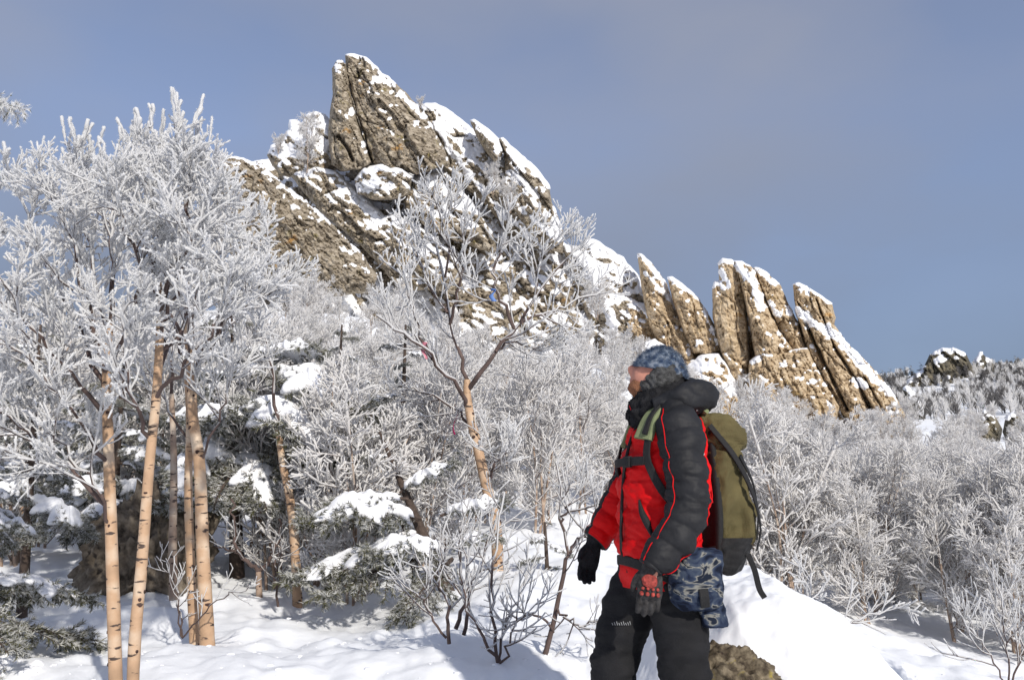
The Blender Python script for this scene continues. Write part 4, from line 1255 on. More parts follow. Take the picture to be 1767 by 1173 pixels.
def spruce(label, base, top, r0, n, lmax, seed, t0=.12, extra=(), az=None, snow_p=.85, group='spruces', lean_curve=0.0, rimed=False):
    rng = np.random.RandomState(seed)
    base = np.asarray(base, float); top = np.asarray(top, float)
    root = tag(empty('spruce_tree', tuple(base)), label, 'tree', group)
    q = np.linspace(0, 1, 14)[:, None]
    P = base - np.array([0, 0, .2]) * (1 - q) + (top - base) * q
    P[:, 0] += lean_curve * np.sin(q[:, 0] * math.pi)
    V, F = tubes(P[None], np.linspace(r0, .012, 14)[None], 10)
    link('trunk', mesh_np('trunk', V - base, F, M['spruce_bark']), root)
    for i in range(n):
        t = t0 + (1 - t0) * (i + rng.rand()) / n
        p = np.array([np.interp(t, q[:, 0], P[:, j]) for j in range(3)])
        a = i * 2.4 + rng.normal() * .3 if az is None else rng.uniform(*az)
        L = lmax * (1 - t * .82) * rng.uniform(.75, 1.15)
        drop = rng.uniform(-.45, -.05) + .5 * max(0, t - .7)
        tip = p + L * np.array([math.cos(a), math.sin(a), drop])
        add_bough(root, p, tip, rng.randint(4) if not rimed else 4, rng.rand() < snow_p, rng.normal() * .12, rng.uniform(.9, 1.25), rng.uniform(.9, 1.2))
    for pa, tipa, kd, sn, wd in extra:
        add_bough(root, at(*pa), at(*tipa), kd, sn, rng.normal() * .08, wd)
    return root


b0 = gp(420, 9.2)
spruce('big snow-laden spruce behind the knotty birch, boughs spreading right', b0, at(400, 545, 9.2), .09, 26, 1.7, 51, t0=.30, extra=[
    ((470, 650, 9.0), (645, 720, 8.3), 1, True, 1.1), ((460, 640, 9.0), (600, 665, 8.6), 0, True, 1.0), ((430, 690, 9.0), (560, 780, 8.0), 3, True, 1.1),
    ((420, 720, 9.0), (340, 730, 8.0), 1, True, 1.2), ((430, 620, 9.1), (560, 610, 8.8), 1, True, 1.1), ((420, 760, 9.1), (610, 800, 8.4), 2, False, 1.0),
    ((420, 760, 9.0), (470, 880, 8.2), 2, True, 1.0), ((400, 740, 9.0), (300, 850, 8.2), 0, True, 1.2), ((410, 790, 9.0), (380, 880, 8.0), 2, False, 1.2)])
b1 = gp(690, 9.6)
spruce('snowy spruce left of the central birch, mid-slope', b1, at(700, 560, 9.8), .07, 20, 1.15, 52, t0=.22)
b2 = np.array(at(790, 985, 7.2)); b2[2] = float(ground(b2[0], 7.2))
spruce('leaning broken spruce with thick snow pads hanging low over the snow', b2, at(655, 745, 7.9), .075, 5, .8, 53, t0=.3, az=(2.2, 4.2), extra=[
    ((725, 895, 7.4), (520, 905, 6.7), 1, True, 1.2), ((700, 860, 7.4), (560, 880, 7.0), 3, True, 1.3), ((740, 930, 7.3), (590, 985, 6.6), 0, True, 1.2),
    ((735, 940, 7.3), (500, 1010, 6.7), 2, True, 1.0), ((740, 960, 7.2), (560, 1040, 6.5), 2, False, 1.0), ((765, 950, 7.2), (640, 960, 6.5), 1, True, 1.2),
    ((770, 940, 7.2), (860, 930, 6.9), 0, True, 1.2), ((760, 890, 7.3), (880, 870, 7.2), 1, True, 1.2), ((775, 965, 7.1), (700, 1075, 6.3), 2, False, .9), ((690, 850, 7.6), (790, 800, 7.5), 1, True, 1.2)])
b3 = gp(62, 7.4)
spruce('young spruce with bare lower trunk at the left edge', b3, at(70, 560, 7.4), .05, 20, 1.15, 54, t0=.42, extra=[((70, 905, 7.4), (0, 960, 7.0), 2, False, 1), ((70, 880, 7.4), (160, 930, 7.2), 2, False, 1.0)])
b4 = gp(-60, 5.6)
spruce('low dark spruce filling the bottom left corner', b4, at(-50, 740, 5.6), .06, 22, 1.15, 55, t0=.08, snow_p=.6)
b5 = gp(200, 9.4)
spruce('snowy spruce in the shade behind the dark boulder', b5, at(215, 600, 9.4), .07, 26, 1.4, 56, t0=.25)
b6 = gp(945, 7.6)
spruce('tiny half-buried spruce between the shrub tangle and the hiker', b6, at(940, 900, 7.6), .025, 9, .55, 57, t0=.05, snow_p=.6)
b7 = gp(-130, 6.2)
spruce('tall spruce beyond the left edge, one rimed bough tip against the sky', b7, at(-150, 60, 6.2), .10, 16, .7, 58, t0=.3, snow_p=.3, rimed=True, extra=[((-145, 200, 6.2), (30, 186, 6.0), 4, False, .45), ((-145, 330, 6.2), (18, 300, 6.0), 4, False, .6), ((-145, 420, 6.2), (10, 395, 6.0), 4, True, .8)])
for px_, Y_, h_, k_, lab_ in ((625, 7.9, 2.0, 4, 'low frosted birch in front of the leaning broken spruce'), (560, 8.6, 2.2, 2, 'frosted birch between the big spruce and the broken one'), (480, 8.8, 2.3, 5, 'thin frosted birch veiling the big spruce'), (730, 8.8, 2.3, 1, 'frosted birch just left of the central birch trunk')):
    place_birch(gp(px_, Y_), h_, k_, px_ * .7, lab_, 'frosted birches among the spruces')
b8 = gp(575, 11)
spruce('spruce half hidden by rime behind the broken spruce', b8, at(590, 560, 11), .07, 20, 1.3, 59, t0=.2)
rng = np.random.RandomState(77)
for i, (px, Y) in enumerate(((1345, 15), (1530, 14), (1660, 17))):
    p = gp(px, Y)
    spruce(('small rimed spruce in the thicket just right of the backpack', 'small rimed spruce in the middle of the right-hand thicket', 'small rimed spruce deep in the thicket near the right edge')[i], p, p + np.array([0, 0, 1.9]), .04, 16, .85, 80 + i, t0=.1, snow_p=.35, rimed=True)
for i, px in enumerate((1522, 1536, 1562, 1572, 1590, 1755)):
    x, Y = at(px, 640, 196)[0], 196
    p = np.array([x, Y, float(ground(x, Y))])
    spruce('tiny dark spruce on the skyline of the far hill', p, p + np.array([0, 0, 4.2]), .10, 18, 1.9, 90 + i, t0=.05, snow_p=.2, group='spruces on the far skyline')


# ------------------------------------------------------------------ ribbons tied to the central birch
def ribbon(label, p, L, w, col, seed):
    m = simple('ribbon_cloth', col, .6)
    rng = np.random.RandomState(seed)
    u = np.linspace(0, 1, 12)
    c = np.array(p) + np.column_stack([.02 * np.sin(u * 5 + seed), .015 * np.cos(u * 4), -L * u])
    tw = u * 1.2 + seed
    s = np.column_stack([np.cos(tw), np.sin(tw), 0 * u]) * w / 2
    nrm = np.column_stack([-np.sin(tw), np.cos(tw), 0 * u]) * .0012
    G = np.stack([c - s - nrm, c + s - nrm, c + s + nrm, c - s + nrm], 1)
    idx_ = np.arange(48).reshape(12, 4)
    F = np.stack([idx_[:-1], np.roll(idx_[:-1], -1, 1), np.roll(idx_[1:], -1, 1), idx_[1:]], -1).reshape(-1, 4)
    base = np.array(p)
    r = tag(empty('ribbon', tuple(base)), label, 'ribbon', 'ribbons tied to the central birch')
    link('tail', mesh_np('tail', G.reshape(-1, 3) - base, F, m), r)
    ph = np.linspace(0, 2 * math.pi, 13)
    V, F = tubes(np.column_stack([np.cos(ph) * .022, np.sin(ph) * .022, 0 * ph])[None], np.full((1, 13), .006), 6)
    link('loop', mesh_np('loop', V, F, m), r)


ribbon('crimson ribbon hanging from a low limb of the central birch', at(786, 706, YC + .2), .26, .035, (0.45, 0.02, 0.13), 1)
ribbon('small blue ribbon tied on an upper limb of the central birch', at(851, 500, YC - .4), .12, .05, (0.12, 0.22, 0.50), 2)
ribbon('faded pink ribbon tied on the left limb of the central birch', at(733, 592, YC - .4), .16, .04, (0.60, 0.22, 0.28), 3)

# ------------------------------------------------------------------ the hiker
PZ = 0.50
PER_Y = 3.3
per_x = float(at(1138, 878, PER_Y)[0])
person = empty('person', (per_x, PER_Y, PZ), R(191))     # local +x forward, +y to the wearer's left
tag(person, 'hiker in red and black padded jacket, blue knit hat and black trousers, looking up left', 'person')

M['red'] = simple('red_nylon', (0.60, 0.004, 0.006), .6, .12, 9.0, .25, 60.0, spec=.15)
M['black_nylon'] = simple('black_nylon', (0.016, 0.0165, 0.019), .62, .25, 9.0, .25, 60.0, spec=.22)
M['trouser'] = simple('trouser_cloth', (0.0105, 0.0105, 0.012), .8, .35, 14.0, .4, 220.0, spec=.25)
M['fleece'] = simple('grey_fleece', (0.085, 0.085, 0.085), .95, .55, 60.0, 1.0, 240.0, spec=.05)
M['black_fleece'] = simple('black_fleece', (0.022, 0.022, 0.024), .95, .4, 40.0, .8, 200.0, spec=.08)
M['skin'] = simple('skin', (0.54, 0.245, 0.175), .55, .12, 30.0, .1, 200.0, spec=.3)
M['beard'] = simple('beard', (0.26, 0.115, 0.06), .9, .3, 160.0, .8, 300.0)
M['eye'] = simple('eye', (0.05, 0.04, 0.03), .2)
M['olive'] = simple('olive_canvas', (0.105, 0.088, 0.040), .8, .25, 10.0, .5, 260.0, spec=.15)
M['green_pad'] = simple('green_pad', (0.19, 0.22, 0.115), .8, .15, 20.0, .4, 260.0, spec=.15)
M['webbing'] = simple('black_webbing', (0.014, 0.014, 0.015), .7, .2, 60.0, .4, 300.0)
M['glove'] = simple('glove_knit', (0.045, 0.043, 0.043), .85, .5, 50.0, .6, 220.0, spec=.1)
M['glove_red'] = simple('glove_red', (0.30, 0.045, 0.035), .6, .5, 70.0, .6, 150.0)
M['print'] = simple('grey_print', (0.32, 0.33, 0.34), .6)
M['metal'] = simple('buckle_metal', (0.55, 0.55, 0.5), .35, spec=.6)
M['boot'] = simple('boot_leather', (0.03, 0.025, 0.02), .6, .3, 20.0, .3, 80.0)


def speckle(name, stops, scale, detail=4.0, stretch=(1, 1, 1), dist=0.0, rough=.85):
    m, nt, b = new_mat(name)
    b.inputs['Roughness'].default_value = rough
    b.inputs['Specular IOR Level'].default_value = .1
    tc = N(nt, 'ShaderNodeTexCoord'); mp = N(nt, 'ShaderNodeMapping')
    mp.inputs['Scale'].default_value = stretch
    nz = N(nt, 'ShaderNodeTexNoise', Scale=scale, Detail=detail, Distortion=dist)
    rp = ramp(nt, stops)
    nt.links.new(tc.outputs['Object'], mp.inputs['Vector']); nt.links.new(mp.outputs['Vector'], nz.inputs['Vector'])
    nt.links.new(nz.outputs['Fac'], rp.inputs['Fac']); nt.links.new(rp.outputs['Color'], b.inputs['Base Color'])
    bp = N(nt, 'ShaderNodeBump', Strength=.6, Distance=.004)
    n2 = N(nt, 'ShaderNodeTexNoise', Scale=260.0)
    nt.links.new(tc.outputs['Object'], n2.inputs['Vector']); nt.links.new(n2.outputs['Fac'], bp.inputs['Height'])
    nt.links.new(bp.outputs['Normal'], b.inputs['Normal'])
    return m


M['hat'] = speckle('hat_knit', [(.34, (.028, .045, .09)), (.50, (.085, .115, .165)), (.68, (.25, .28, .33))], 40.0, 6.0)
M['camo'] = speckle('camo_cloth', [(.40, (.008, .011, .022)), (.48, (.022, .032, .062)), (.56, (.05, .065, .095)), (.60, (.24, .235, .21)), (.64, (.012, .017, .03))], 9.0, 3.0, (1, 1, 2.0), 1.4)


def gnorm(G):
    du = np.gradient(G, axis=0)
    dv = np.roll(G, -1, 1) - np.roll(G, 1, 1)
    n = np.cross(dv, du)
    return n / (np.linalg.norm(n, axis=2, keepdims=True) + 1e-9)


def gmesh(G):
    """grid (m,n,3), closed round n, capped at both ends -> V, F"""
    m, n, _ = G.shape
    idx_ = np.arange(m * n).reshape(m, n)
    F4 = np.stack([idx_[:-1], np.roll(idx_[:-1], -1, 1), np.roll(idx_[1:], -1, 1), idx_[1:]], -1).reshape(-1, 4)
    V = np.concatenate([G.reshape(-1, 3), [G[0].mean(0), G[-1].mean(0)]])
    a, b = m * n, m * n + 1
    F3 = np.concatenate([np.stack([np.full(n, a), np.roll(idx_[0], -1), idx_[0]], -1), np.stack([np.full(n, b), idx_[-1], np.roll(idx_[-1], -1)], -1)])
    return V, [F4, F3]


def loft(rows_, m=70, n=64, sup=2.3):
    """rows: f, l, z, half depth (x), half width (y)"""
    Q = spline(rows_, m)
    ph = np.linspace(0, 2 * math.pi, n, endpoint=False)
    c, s_ = np.cos(ph), np.sin(ph)
    cx = np.sign(c) * np.abs(c) ** (2 / sup); sy = np.sign(s_) * np.abs(s_) ** (2 / sup)
    G = np.empty((m, n, 3))
    G[..., 0] = Q[:, 0:1] + Q[:, 3:4] * cx; G[..., 1] = Q[:, 1:2] + Q[:, 4:5] * sy; G[..., 2] = Q[:, 2:3]
    return G


def path(rows_, m=60, n=40, flat=1.0, ref=(0, 1, 0)):
    """rows: f, l, z, radius; sweep with a fixed reference side"""
    Q = spline(rows_, m)
    P, r = Q[:, :3], Q[:, 3]
    T = np.gradient(P, axis=0); T /= np.linalg.norm(T, axis=1, keepdims=True)
    U = np.cross(T, np.array(ref, float)); U /= np.linalg.norm(U, axis=1, keepdims=True)
    W = np.cross(U, T)
    ph = np.linspace(0, 2 * math.pi, n, endpoint=False)
    return P[:, None] + r[:, None, None] * (U[:, None] * np.cos(ph)[None, :, None] + flat * W[:, None] * np.sin(ph)[None, :, None])


def outward(G):
    n = gnorm(G)
    c = G.mean(axis=1, keepdims=True)
    return n if ((G - c) * n).sum() > 0 else -n


def remesh(V, F, vox, smooth=6):
    me = mesh_np('tmp', V, F, [])
    o = link('tmp', me)
    md = o.modifiers.new('r', 'REMESH'); md.mode = 'VOXEL'; md.voxel_size = vox
    ms = o.modifiers.new('s', 'SMOOTH'); ms.factor = .5; ms.iterations = smooth
    dg = bpy.context.evaluated_depsgraph_get()
    ev = bpy.data.meshes.new_from_object(o.evaluated_get(dg))
    bpy.data.objects.remove(o, do_unlink=True)
    return ev


def me_arrays(me):
    V = np.empty(len(me.vertices) * 3, np.float32); me.vertices.foreach_get('co', V)
    nr = np.empty(len(me.vertices) * 3, np.float32); me.vertices.foreach_get('normal', nr)
    return V.reshape(-1, 3).astype(float), nr.reshape(-1, 3).astype(float)


def put(name, me, mat, parent=person, smooth=True):
    me.name = name
    me.materials.clear()
    for q in (mat if isinstance(mat, list) else [mat]):
        me.materials.append(q)
    me.polygons.foreach_set('use_smooth', np.full(len(me.polygons), smooth))
    me.update()
    return link(name, me, parent)


def part(name, G, mat, parent=person):
    V, F = gmesh(G)
    return link(name, mesh_np(name, V, F, mat), parent)


# --- body (one continuous figure, mostly hidden under the clothes)
def head_grid():
    m, n = 60, 72
    th = np.linspace(.02, math.pi - .02, m)[:, None]; ph = np.linspace(0, 2 * math.pi, n, endpoint=False)[None]
    X = np.sin(th) * np.cos(ph); Y_ = np.sin(th) * np.sin(ph); Z = np.cos(th) * np.ones_like(ph)
    r = np.ones_like(X)
    P = np.stack([X * .097, Y_ * .076, Z * .122], -1)

    def bump(c, sg, amt, dirv):
        d2 = (((P - np.array(c)) / np.array(sg)) ** 2).sum(-1)
        return np.exp(-d2)[..., None] * np.array(dirv) * amt
    D = bump((.095, 0, -.012), (.03, .012, .022), .030, (1, 0, -.15))          # nose
    D = D + bump((.094, 0, .018), (.03, .010, .03), .010, (1, 0, 0))
    for sgn in (-1, 1):
        D = D + bump((.085, sgn * .030, .014), (.03, .016, .012), .012, (-1, 0, 0))   # eye sockets
        D = D + bump((.070, sgn * .045, -.022), (.03, .022, .022), .007, (1, 0, 0))   # cheeks
        D = D + bump((.0, sgn * .074, -.005), (.018, .02, .03), .014, (-.3, sgn, 0))  # ears
    D = D + bump((.088, 0, .034), (.03, .04, .008), .006, (1, 0, 0))           # brow
    D = D + bump((.080, 0, -.060), (.03, .022, .008), .010, (1, 0, 0))         # lips
    D = D + bump((.060, 0, -.098), (.03, .03, .018), .020, (1, 0, -.1))        # chin
    D = D + bump((-.05, 0, -.09), (.05, .1, .05), .02, (1, 0, .4))
    P = P + D
    return headT(P)


HC = np.array([-.005, 0, 1.640])


def headT(P, extra=0.0):
    a = R(-27) + extra
    Ry = np.array([[math.cos(a), 0, math.sin(a)], [0, 1, 0], [-math.sin(a), 0, math.cos(a)]])
    b_ = R(-24)
    Rz = np.array([[math.cos(b_), -math.sin(b_), 0], [math.sin(b_), math.cos(b_), 0], [0, 0, 1]])
    return P @ Ry.T @ Rz.T + HC
bits = [gmesh(head_grid()[::-1]),
        gmesh(path([(-.05, 0, 1.40, .07), (-.045, 0, 1.50, .058), (-.02, 0, 1.60, .056)], 12, 20)),
        gmesh(loft([(.0, 0, .84, .10, .15), (.0, 0, .98, .11, .145), (.0, 0, 1.15, .11, .14), (-.02, 0, 1.32, .115, .17), (-.04, 0, 1.43, .09, .16), (-.045, 0, 1.47, .05, .08)], 24, 28))]
for sgn, arm in ((1, [(-.04, .15, 1.42, .05), (-.02, .23, 1.33, .052), (-.005, .27, 1.12, .042), (.13, .28, .90, .028), (.15, .278, .84, .025)]),
                 (-1, [(-.05, -.15, 1.42, .05), (-.05, -.25, 1.33, .052), (.055, -.315, 1.14, .042), (.16, -.335, .98, .028), (.19, -.335, .93, .025)])):
    bits.append(gmesh(path(arm, 24, 18)))
LEGL = [(-.01, .085, .86, .09), (-.03, .11, .68, .085), (-.04, .115, .47, .06), (-.085, .12, .26, .052), (-.10, .12, .07, .038)]
LEGR = [(.01, -.085, .86, .09), (.10, -.10, .68, .08), (.165, -.105, .47, .058), (.165, -.11, .26, .052), (.145, -.11, .07, .038)]
bits += [gmesh(path(LEGL, 24, 18)), gmesh(path(LEGR, 24, 18))]
body = put('body', remesh(*join_parts(bits), .0075, 3), M['skin'])
for sgn in (-1, 1):
    G = path([(.070, sgn * .030, .013, .001), (.077, sgn * .030, .013, .009), (.082, sgn * .030, .013, .006), (.083, sgn * .030, .013, .001)], 8, 12)
    part('eye', headT(G), M['eye'])
# short beard on cheek, lip and chin
G = loft([(.016, 0, -.112, .03, .040), (.020, 0, -.100, .056, .052), (.022, 0, -.082, .066, .064), (.014, 0, -.052, .070, .069)], 20, 48)
G += outward(G) * (.004 * fbm(G[..., 0] * 90, G[..., 1] * 90, G[..., 2] * 90, 2))[..., None]
part('beard', headT(G), M['beard'])

# --- trousers
tb = [gmesh(loft([(.0, 0, .76, .125, .165), (.005, 0, .84, .150, .185), (.01, 0, .93, .145, .180)], 16, 40)),
      gmesh(path([(-.01, .09, .88, .105), (-.018, .108, .76, .110), (-.026, .115, .62, .100), (-.035, .118, .47, .090), (-.07, .12, .32, .092), (-.10, .12, .12, .10)], 50, 36)),
      gmesh(path([(.015, -.09, .88, .105), (.08, -.10, .76, .112), (.138, -.105, .62, .104), (.175, -.108, .47, .092), (.170, -.11, .32, .094), (.145, -.11, .12, .096)], 50, 36))]
me = remesh(*join_parts(tb), .009, 8)
V, nr = me_arrays(me)
w = .012 * fbm(V[:, 0] * 6 + V[:, 2] * 5, V[:, 1] * 6, V[:, 2] * 15, 3) + .010 * np.abs(fbm(V[:, 0] * 9, V[:, 1] * 9 + V[:, 2] * 6, V[:, 2] * 22 + 4, 2)) * sstep(.75, .45, V[:, 2])
V = V + nr * w[:, None]
me.vertices.foreach_set('co', V.astype(np.float32).ravel())
put('trousers', me, M['trouser'])
for leg, yy, xx in ((LEGL, .12, -.10), (LEGR, -.11, .145)):
    part('boot', loft([(xx + .05, yy, -.01, .14, .052), (xx + .05, yy, .03, .145, .056), (xx + .035, yy, .07, .12, .054), (xx + .01, yy, .12, .075, .052), (xx, yy, .22, .06, .055)], 24, 32, 2.6), M['boot'])

# --- jacket
TORSO = np.array([(.000, 0, .895, .158, .202), (.008, 0, .94, .168, .212), (.010, 0, 1.02, .165, .208), (.006, 0, 1.15, .160, .212), (-.008, 0, 1.28, .160, .225), (-.028, 0, 1.38, .150, .222), (-.045, 0, 1.45, .128, .195), (-.050, 0, 1.50, .098, .135), (-.045, 0, 1.545, .080, .092)])
TORSO[:, 3] *= .95
TORSO[:, 4] *= .95


def tpar(z):
    return [np.interp(z, TORSO[:, 2], TORSO[:, j]) for j in (0, 3, 4)]


def surf(deg, z, off=.012):
    f, d, w_ = tpar(z)
    a = R(deg)
    c, s_ = math.cos(a), math.sin(a)
    e = 2 / 2.3
    p = np.array([f + d * math.copysign(abs(c) ** e, c), w_ * math.copysign(abs(s_) ** e, s_), z])
    n = np.array([c / d, s_ / w_, 0]); n /= np.linalg.norm(n)
    return p + n * off


def quilt(z, ph_shift=0.0, pitch=.112):
    return np.abs(np.sin(math.pi * (z / pitch + ph_shift))) ** .55


G = loft(TORSO, 170, 120)
nr = outward(G)
x, y, z = G[..., 0], G[..., 1], G[..., 2]
tilt = z + .02 * np.sin(np.arctan2(y, x) * 2) + .008 * pn(x * 9, y * 9, z * 3)
fold = .012 * fbm(x * 7, y * 7 + z * 4, z * 13, 5, .55) - .010 * np.abs(fbm(x * 14, y * 14 + z * 8, z * 22 + 3, 2))
G = G + nr * (.017 * quilt(tilt) + fold - .012)[..., None]
jacket = part('jacket', G, M['red'])
zp = np.array([surf(4, q, .006) for q in np.linspace(.90, 1.52, 30)])
V, F = tube1(zp, .007, 8, 40)
link('zip', mesh_np('zip', V, F, M['webbing']), jacket)
zp2 = np.array([surf(14, q, .006) for q in np.linspace(.905, 1.25, 20)])
pk = np.array([surf(dg_, q, .004) for dg_, q in ((38, 1.135), (43, 1.09), (52, 1.045), (58, 1.00))])
V, F = tube1(pk, [.004, .012, .014, .004], 8, 20)
link('pocket', mesh_np('pocket', V, F, M['webbing']), jacket)
# red waistband of the inner layer with the hip belt over it
G = loft([(.004, 0, .80, .150, .190), (.005, 0, .845, .156, .194), (.004, 0, .90, .152, .188)], 24, 64)
G += outward(G) * (.006 * fbm(G[..., 0] * 12, G[..., 1] * 12, G[..., 2] * 20, 3))[..., None]
part('waistband', G, M['red'])


def band(name, pts, nrm, width, thick, mat, parent=person, n=40):
    """flat strap: centre points, outward normals, width across"""
    Q = spline(np.column_stack([np.asarray(pts, float), np.asarray(nrm, float), np.broadcast_to(width, (len(pts),))]), n)
    P, Nn, w_ = Q[:, :3], Q[:, 3:6], Q[:, 6:7]
    T = np.gradient(P, axis=0)
    S_ = np.cross(T, Nn); S_ /= np.linalg.norm(S_, axis=1, keepdims=True) + 1e-9
    Nn = np.cross(S_, T); Nn /= np.linalg.norm(Nn, axis=1, keepdims=True) + 1e-9
    t = thick / 2
    G = np.stack([P - S_ * w_ / 2 - Nn * t, P - S_ * w_ / 2 + Nn * t * .4, P - S_ * w_ * .4 + Nn * t, P + S_ * w_ * .4 + Nn * t, P + S_ * w_ / 2 + Nn * t * .4, P + S_ * w_ / 2 - Nn * t], 1)
    V, F = gmesh(G)
    return link(name, mesh_np(name, V, F, mat, smooth=False), parent)


def sband(name, dz, width, thick, mat, parent=person, off=.016):
    pts = [surf(a_, z_, off) for a_, z_ in dz]
    nn = [surf(a_, z_, 1.0) - surf(a_, z_, 0.0) for a_, z_ in dz]
    return band(name, pts, nn, width, thick, mat, parent)


# --- sleeves
SL = [(-.035, .105, 1.475, .066), (-.025, .160, 1.445, .086), (-.015, .212, 1.375, .096), (-.012, .250, 1.27, .091), (-.010, .272, 1.16, .086), (.015, .280, 1.06, .082), (.078, .280, .97, .073), (.136, .278, .905, .060), (.148, .277, .890, .055)]
SR = [(-.045, -.105, 1.475, .066), (-.05, -.165, 1.445, .084), (-.03, -.235, 1.36, .090), (.01, -.285, 1.25, .086), (.055, -.315, 1.15, .082), (.105, -.330, 1.06, .076), (.155, -.335, .985, .066), (.172, -.335, .965, .058)]
for nm, rw in (('left', SL), ('right', SR)):
    rw = [(a_, b_, c_, r_ * .93) for a_, b_, c_, r_ in rw]
    G = path(rw, 150, 56)
    nr = outward(G)
    L = np.concatenate([[0], np.cumsum(np.linalg.norm(np.diff(G.mean(1), axis=0), axis=1))])[:, None]
    x, y, z = G[..., 0], G[..., 1], G[..., 2]
    el = np.exp(-((L - .36) / .12) ** 2)
    disp = .013 * quilt(L + .012 * pn(x * 10, y * 10, z * 10), .2, .088) + .010 * fbm(x * 9, y * 9, z * 16, 4) - .016 * el * np.abs(fbm(x * 8, y * 8 + z * 12, z * 26, 3)) - .008
    G = G + nr * disp[..., None]
    sl = part('sleeve', G, M['black_nylon'])
    # red piping down the front seam
    k = 4 if nm == 'left' else 52
    for kk, rad_ in ((k, .0020), (25 if nm == 'left' else 31, .0020)):
        cpts = G[18:146:6, kk] + nr[18:146:6, kk] * .001
        V, F = tube1(cpts, rad_, 6, 60)
        link('piping', mesh_np('piping', V, F, M['red']), sl)
    if nm == 'right':      # inner half of the far sleeve is red
        c0, c1 = 4, 22
        sub = G[60:149, c0:c1 + 1] + nr[60:149, c0:c1 + 1] * .003
    else:                  # red gusset on the back of the near arm
        c0, c1 = 22, 28
        sub = G[24:92, c0:c1 + 1] + nr[24:92, c0:c1 + 1] * .003
    inn = sub - .004 * (nr[60:149, c0:c1 + 1] if nm == 'right' else nr[24:92, c0:c1 + 1])
    ring = np.concatenate([sub, inn[:, ::-1]], 1)
    V, F = gmesh(ring)
    link('red_panel', mesh_np('red_panel', V, F, M['red']), sl)
    if nm == 'left':
        for j in range(6):
            c_ = G[52, 22 + j]
            V, F = tube1([c_ + nr[52, 22 + j] * .001, G[53, 22 + j] + nr[53, 22 + j] * .001], .002, 5)
            link('printed_mark', mesh_np('printed_mark', V, F, M['print']), sl)

# --- hood, collar, scarf
HD = [(.055, .115, 1.505, .036), (-.05, .150, 1.525, .060), (-.135, .105, 1.548, .082), (-.165, 0, 1.556, .090), (-.135, -.105, 1.548, .082), (-.05, -.150, 1.525, .060), (.055, -.115, 1.505, .036)]
G = path(HD, 90, 40, .92, ref=(0, 0, 1))
nr = outward(G)
G += nr * (.014 * fbm(G[..., 0] * 9, G[..., 1] * 9, G[..., 2] * 10, 4) - .010 * np.abs(fbm(G[..., 0] * 12, G[..., 1] * 5, G[..., 2] * 22, 2)))[..., None]
part('hood', G, M['black_nylon'])


def ringpath(cx, cz, rx, ry, tiltz, rad, n=24, lo=1.0):
    a_ = np.linspace(0, 2 * math.pi, n + 1)
    return [(cx + rx * math.cos(q), ry * math.sin(q), cz - tiltz * math.cos(q), rad * (1 + .12 * math.sin(q * 3 + 1))) for q in a_]


for nm, args, mat, am in (('scarf', (-.025, 1.512, .090, .104, .020, .050), 'black_fleece', .020), ('scarf', (-.020, 1.560, .076, .084, .032, .038), 'black_fleece', .016), ('ear_flap_band', None, 'fleece', .010)):
    rw = ringpath(*args) if args else [(-.012 + .082 * math.cos(q), .080 * math.sin(q), 1.618 - .034 * math.cos(q), .038 * min(1, .35 + 1.3 * (1 - abs(q - math.pi) / 2.5))) for q in np.linspace(.72, 2 * math.pi - .72, 25)]
    if not args:
        rw = [(-.012 + (r_[0] + .012) * .913 + r_[1] * .407, r_[1] * .913 - (r_[0] + .012) * .407, r_[2], r_[3]) for r_ in rw]
    G = path(rw, 110, 36, 1.25, ref=(0, 0, 1))
    nr = outward(G)
    an = np.arctan2(G[..., 1], G[..., 0])
    G += nr * (am * fbm(np.cos(an) * 3, np.sin(an) * 3, G[..., 2] * 28 + an * 1.5, 4))[..., None]
    part(nm, G, M[mat])
# red collar tip under the chin
G = path([(.075, .05, 1.475, .012), (.10, .03, 1.50, .018), (.118, .015, 1.52, .005)], 14, 14, .6)
part('collar', G, M['red'])

# --- hat: knitted cap with a rolled edge, frosted
m_, n_ = 60, 96
th = np.linspace(.02, 1.50, m_)[:, None]; ph = np.linspace(0, 2 * math.pi, n_, endpoint=False)[None]
G = np.stack([np.sin(th) * np.cos(ph) * .112, np.sin(th) * np.sin(ph) * .096, np.cos(th) * .118 + 0 * ph], -1)
bulge_ = np.exp(-((th - 1.38) / .12) ** 2) * .007
dirn = G / np.linalg.norm(G, axis=2, keepdims=True)
G = G + dirn * (bulge_ + .005 * fbm(G[..., 0] * 30, G[..., 1] * 30, G[..., 2] * 30, 3) + .0015 * np.sin(ph * 48))[..., None]
G = headT(G + np.array([-.012, 0, .014]), R(11))
hat = part('hat', G[::-1], M['hat'])
rng = np.random.RandomState(4)
base_pts = G[4:].reshape(-1, 3)
sel = rng.randint(0, len(base_pts), 5000)
p = base_pts[sel] + rng.normal(size=(5000, 3)) * .002
d = p - HC; d /= np.linalg.norm(d, axis=1, keepdims=True); d = d + rng.normal(size=d.shape) * .45
s_ = np.cross(d, rng.normal(size=d.shape)); s_ /= np.linalg.norm(s_, axis=1, keepdims=True)
V = np.stack([p - s_ * .0008, p + s_ * .0008, p + d * .009], 1).reshape(-1, 3)
fz = link('fuzz', mesh_np('fuzz', V, np.arange(len(V)).reshape(-1, 3), M['hat'], smooth=False), hat)
fz['kind'] = 'stuff'


